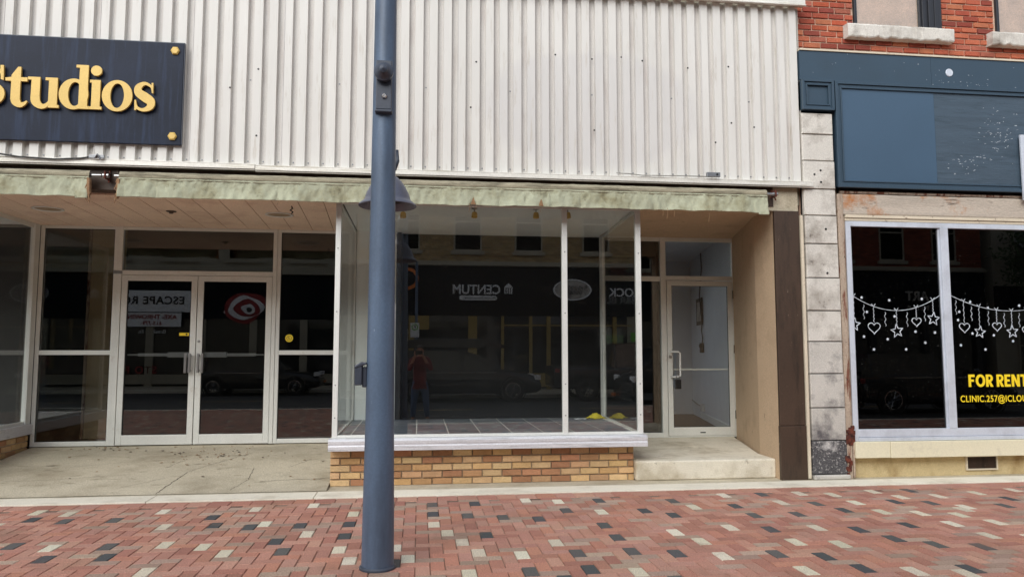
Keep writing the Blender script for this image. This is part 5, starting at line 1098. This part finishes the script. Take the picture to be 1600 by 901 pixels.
# parking sign on a post across the street
ps = empty('parking_sign', (-.1, -5.4, 0), 'white parking sign with green ring on a thin dark post', 'sign')
ps.location = (-.1, -9.4, 0)
mb = MB(); mb.tube([(-.1, -9.4, 0), (-.1, -9.4, 4.6)], .05, 12); mb.build('post', M['pole'], ps, smooth=True)
mb = MB(); mb.box(-.30, -.0, -9.34, -9.325, 1.95, 2.45); mb.build('plate', M['sign_white'], ps); mb = MB(); mb.lathe([(.08, 0), (.11, 0), (.11, .006), (.08, .006)], (-.15, -9.32, 2.3), 'Y', 24); mb.build('ring', M['sign_green'], ps)
text('P', .16, (-.10, -9.318, 2.245), M['black'], 'lettering', ps, .002, face=1)
# street tree across the street
T = empty('street_tree', (25, -10.2, 0), 'leafy street tree across the street, reflected at the right end of the shop window', 'tree')
mb = MB(); mb.tube([(25,-10.2,0),(25.05,-10.2,1.5),(24.95,-10.15,3)], [.16,.12,.09], 10)
for k in range(9): a = k*2.4; mb.tube([(24.95,-10.15,2.6+.1*k),(24.95+.8*math.cos(a),-10.15+.8*math.sin(a),3.8+.2*k),(24.95+1.5*math.cos(a),-10.15+1.5*math.sin(a),4.7+.25*k)], [.06,.035,.012], 6)
mb.build('trunk', M['bark'], T)
mb = MB(); rg = random.Random(3)
for k in range(70):
    a, b, r = rg.uniform(0, 6.28), rg.uniform(-1, 1), rg.uniform(.5, 1); c = Vector((25+1.8*r*math.cos(a)*math.sqrt(1-b*b), -10.2+1.6*r*math.sin(a)*math.sqrt(1-b*b), 5.4+1.7*b*r))
    for q in range(36):
        d = Vector((rg.gauss(0, .22), rg.gauss(0, .22), rg.gauss(0, .2))); p = c+d; u1 = Vector((rg.uniform(-1,1), rg.uniform(-1,1), rg.uniform(-1,1))).normalized()*.09; w1 = u1.cross(Vector((rg.uniform(-1,1), rg.uniform(-1,1), 1))).normalized()*.05
        mb.face([p-u1, p+w1, p+u1, p-w1])
mb.build('crown', M['leaf'], T)

# ================================================================== THE PHOTOGRAPHER (seen in the glass)
Ph = empty('person', (.02, -.42, -.13), 'person in a dark red shirt and jeans holding up a phone, reflected in the window', 'person')
def skin(name, joints, edges, mat, root=0, sub=2, parent=None):
    me = bpy.data.meshes.new(name); w = world_loc(parent); me.from_pydata([tuple(Vector(j[:3])-w) for j in joints], edges, [])
    o = bpy.data.objects.new(name, me); col.objects.link(o); o.parent = parent
    o.modifiers.new('skin', 'SKIN'); 
    for i, j in enumerate(joints): me.skin_vertices[0].data[i].radius = (j[3], j[4] if len(j) > 4 else j[3]); me.skin_vertices[0].data[i].use_root = (i == root)
    s = o.modifiers.new('sub', 'SUBSURF'); s.levels = sub; s.render_levels = sub
    me.materials.append(mat); 
    dg = bpy.context.evaluated_depsgraph_get(); bpy.context.view_layer.update(); dg.update()
    m2 = bpy.data.meshes.new_from_object(o.evaluated_get(dg)); o.modifiers.clear(); o.data = m2
    m2.polygons.foreach_set('use_smooth', [True]*len(m2.polygons)); 
    if not m2.materials: m2.materials.append(mat)
    return o
zg = -.13; bx, by = .03, -.42
J = [(bx,by,zg+.95,.11,.08),(bx,by,zg+1.12,.11,.085),(bx,by+.01,zg+1.32,.13,.09),(bx,by+.01,zg+1.44,.09,.07),(bx,by+.02,zg+1.50,.055,.055),(bx,by+.03,zg+1.60,.075,.09),(bx,by+.03,zg+1.69,.068,.085),
     (bx-.19,by+.01,zg+1.40,.06),(bx-.25,by+.10,zg+1.17,.047),(bx-.105,by+.272,zg+1.52,.030),
     (bx+.19,by+.01,zg+1.40,.06),(bx+.25,by+.10,zg+1.17,.047),(bx+.045,by+.272,zg+1.52,.030),
     (bx-.09,by,zg+.86,.085),(bx-.13,by+.02,zg+.48,.062),(bx-.15,by-.02,zg+.09,.042),(bx-.17,by+.12,zg+.04,.04,.035),
     (bx+.09,by,zg+.86,.085),(bx+.14,by+.02,zg+.48,.062),(bx+.17,by-.02,zg+.09,.042),(bx+.20,by+.12,zg+.04,.04,.035)]
E_ = [(0,1),(1,2),(2,3),(3,4),(4,5),(5,6),(3,7),(7,8),(8,9),(3,10),(10,11),(11,12),(0,13),(13,14),(14,15),(15,16),(0,17),(17,18),(18,19),(19,20)]
skin('body', J, E_, M['skin'], 0, 2, Ph)
sh = [(bx,by,zg+.90,.168,.128),(bx,by,zg+1.12,.152,.12),(bx,by+.01,zg+1.32,.18,.13),(bx,by+.01,zg+1.44,.125,.10),
      (bx-.19,by+.01,zg+1.40,.072),(bx-.25,by+.10,zg+1.17,.057),(bx-.16,by+.21,zg+1.33,.045),(bx+.19,by+.01,zg+1.40,.072),(bx+.25,by+.10,zg+1.17,.057),(bx+.14,by+.21,zg+1.33,.045),(bx,by,zg+.855,.170,.13)]
skin('shirt', sh, [(0,10),(0,1),(1,2),(2,3),(3,4),(4,5),(5,6),(3,7),(7,8),(8,9)], M['shirt'], 0, 2, Ph)
jn = [(bx,by,zg+.95,.150,.115),(bx-.095,by,zg+.80,.105),(bx-.13,by+.02,zg+.48,.078),(bx-.15,by-.02,zg+.10,.062),(bx+.095,by,zg+.80,.105),(bx+.14,by+.02,zg+.48,.078),(bx+.17,by-.02,zg+.10,.062),(bx,by,zg+1.08,.135,.10)]
skin('jeans', jn, [(0,7),(0,1),(1,2),(2,3),(0,4),(4,5),(5,6)], M['denim'], 0, 2, Ph)
mb = MB()
for s in (-1, 1): fx = bx+(.155 if s < 0 else -.0) ; cx = bx-.16 if s < 0 else bx+.185; mb.lathe([(0, 0), (.05, 0), (.055, .03), (.045, .08), (0, .09)], (cx, by+.05, zg), 'Z', 16)
mb.v = [(p[0], by+.05+(p[1]-by-.05)*2.4, p[2]) for p in mb.v]; mb.build('shoes', M['black'], Ph, smooth=True)
mb = MB(); cz = zg+1.66; V = []
for i in range(13):
    for k in range(24):
        th = math.pi*.62*i/12; a = 2*math.pi*k/24; low = 1 if math.sin(a) > .2 else 0
        th2 = th*(.62 if math.sin(a) > .1 else 1)
        hn = 1+.05*noise.noise((math.cos(a)*4, math.sin(a)*4, i*.6)); V.append((bx+.083*hn*math.sin(th2)*math.cos(a), by+.025+.099*hn*math.sin(th2)*math.sin(a), cz-.012+.108*hn*math.cos(th2)))
mb.idx(V, [(i*24+k, i*24+(k+1) % 24, (i+1)*24+(k+1) % 24, (i+1)*24+k) for i in range(12) for k in range(24)]); mb.build('hair', M['hair'], Ph, smooth=True)
mb = MB(); mb.lathe([(0, .022), (.012, .015), (.016, .0)], (bx, by+.115, zg+1.60), 'Y', 10); mb.build('nose', M['skin'], Ph, smooth=True)
for s in (-1, 1): mb = MB(); mb.lathe([(0, .0), (.02, .01), (.028, .0), (.02, -.01)], (bx+s*.078, by+.03, zg+1.61), 'X', 10); mb.build('ear', M['skin'], Ph, smooth=True)
mb = MB()
for s in (-1, 1): mb.lathe([(0, .005), (.005, .003), (.007, 0)], (bx+s*.03, by+.112, zg+1.635), 'Y', 10)
mb.box(bx-.022, bx+.022, by+.108, by+.118, zg+1.555, zg+1.562); mb.build('eyes_and_mouth', M['black'], Ph)
# hands with five fingers closing on the phone
for s in (-1, 1):
    hx = bx-.03+s*.075; hy = by+.32; hz = 1.41
    Jh = [(hx,hy-.04,hz-.03,.026,.02),(hx+s*.008,hy,hz+.005,.03,.016),(hx+s*.006,hy+.025,hz+.03,.026,.014)]; Eh = [(0,1),(1,2)]
    for q in range(4):
        b0 = len(Jh); zz = hz+.055-q*.021
        Jh += [(hx+s*.016,hy+.035,zz,.0095),(hx+s*.012,hy+.062,zz+.004,.009),(hx-s*.012,hy+.078,zz+.006,.0085),(hx-s*.03+s*.002*q,hy+.074,zz+.005,.0075)]; Eh += [(2,b0),(b0,b0+1),(b0+1,b0+2),(b0+2,b0+3)]
    b0 = len(Jh); Jh += [(hx+s*.002,hy+.01,hz-.01,.012),(hx-s*.016,hy+.03,hz+.012,.010),(hx-s*.03,hy+.042,hz+.03,.009)]; Eh += [(1,b0),(b0,b0+1),(b0+1,b0+2)]
    # keep the fingers behind the lens plane
    Jh = [(j[0], j[1]-.045, j[2]-.0)+tuple(j[3:]) for j in Jh]
    skin('hand', Jh, Eh, M['skin'], 0, 1, Ph)
mb = MB(); mb.box(-.078, .078, -.030, -.022, 1.400, 1.480); phn = tag(mb.build('phone', M['black'], bevel=.004), 'black phone held sideways before the face of the reflected person', 'phone')
mb = MB(); mb.lathe([(0, .002), (.007, .002), (.008, 0)], (0, -.0215, 1.467), 'Y', 16); mb.build('lens', M['opp_glass'], phn)
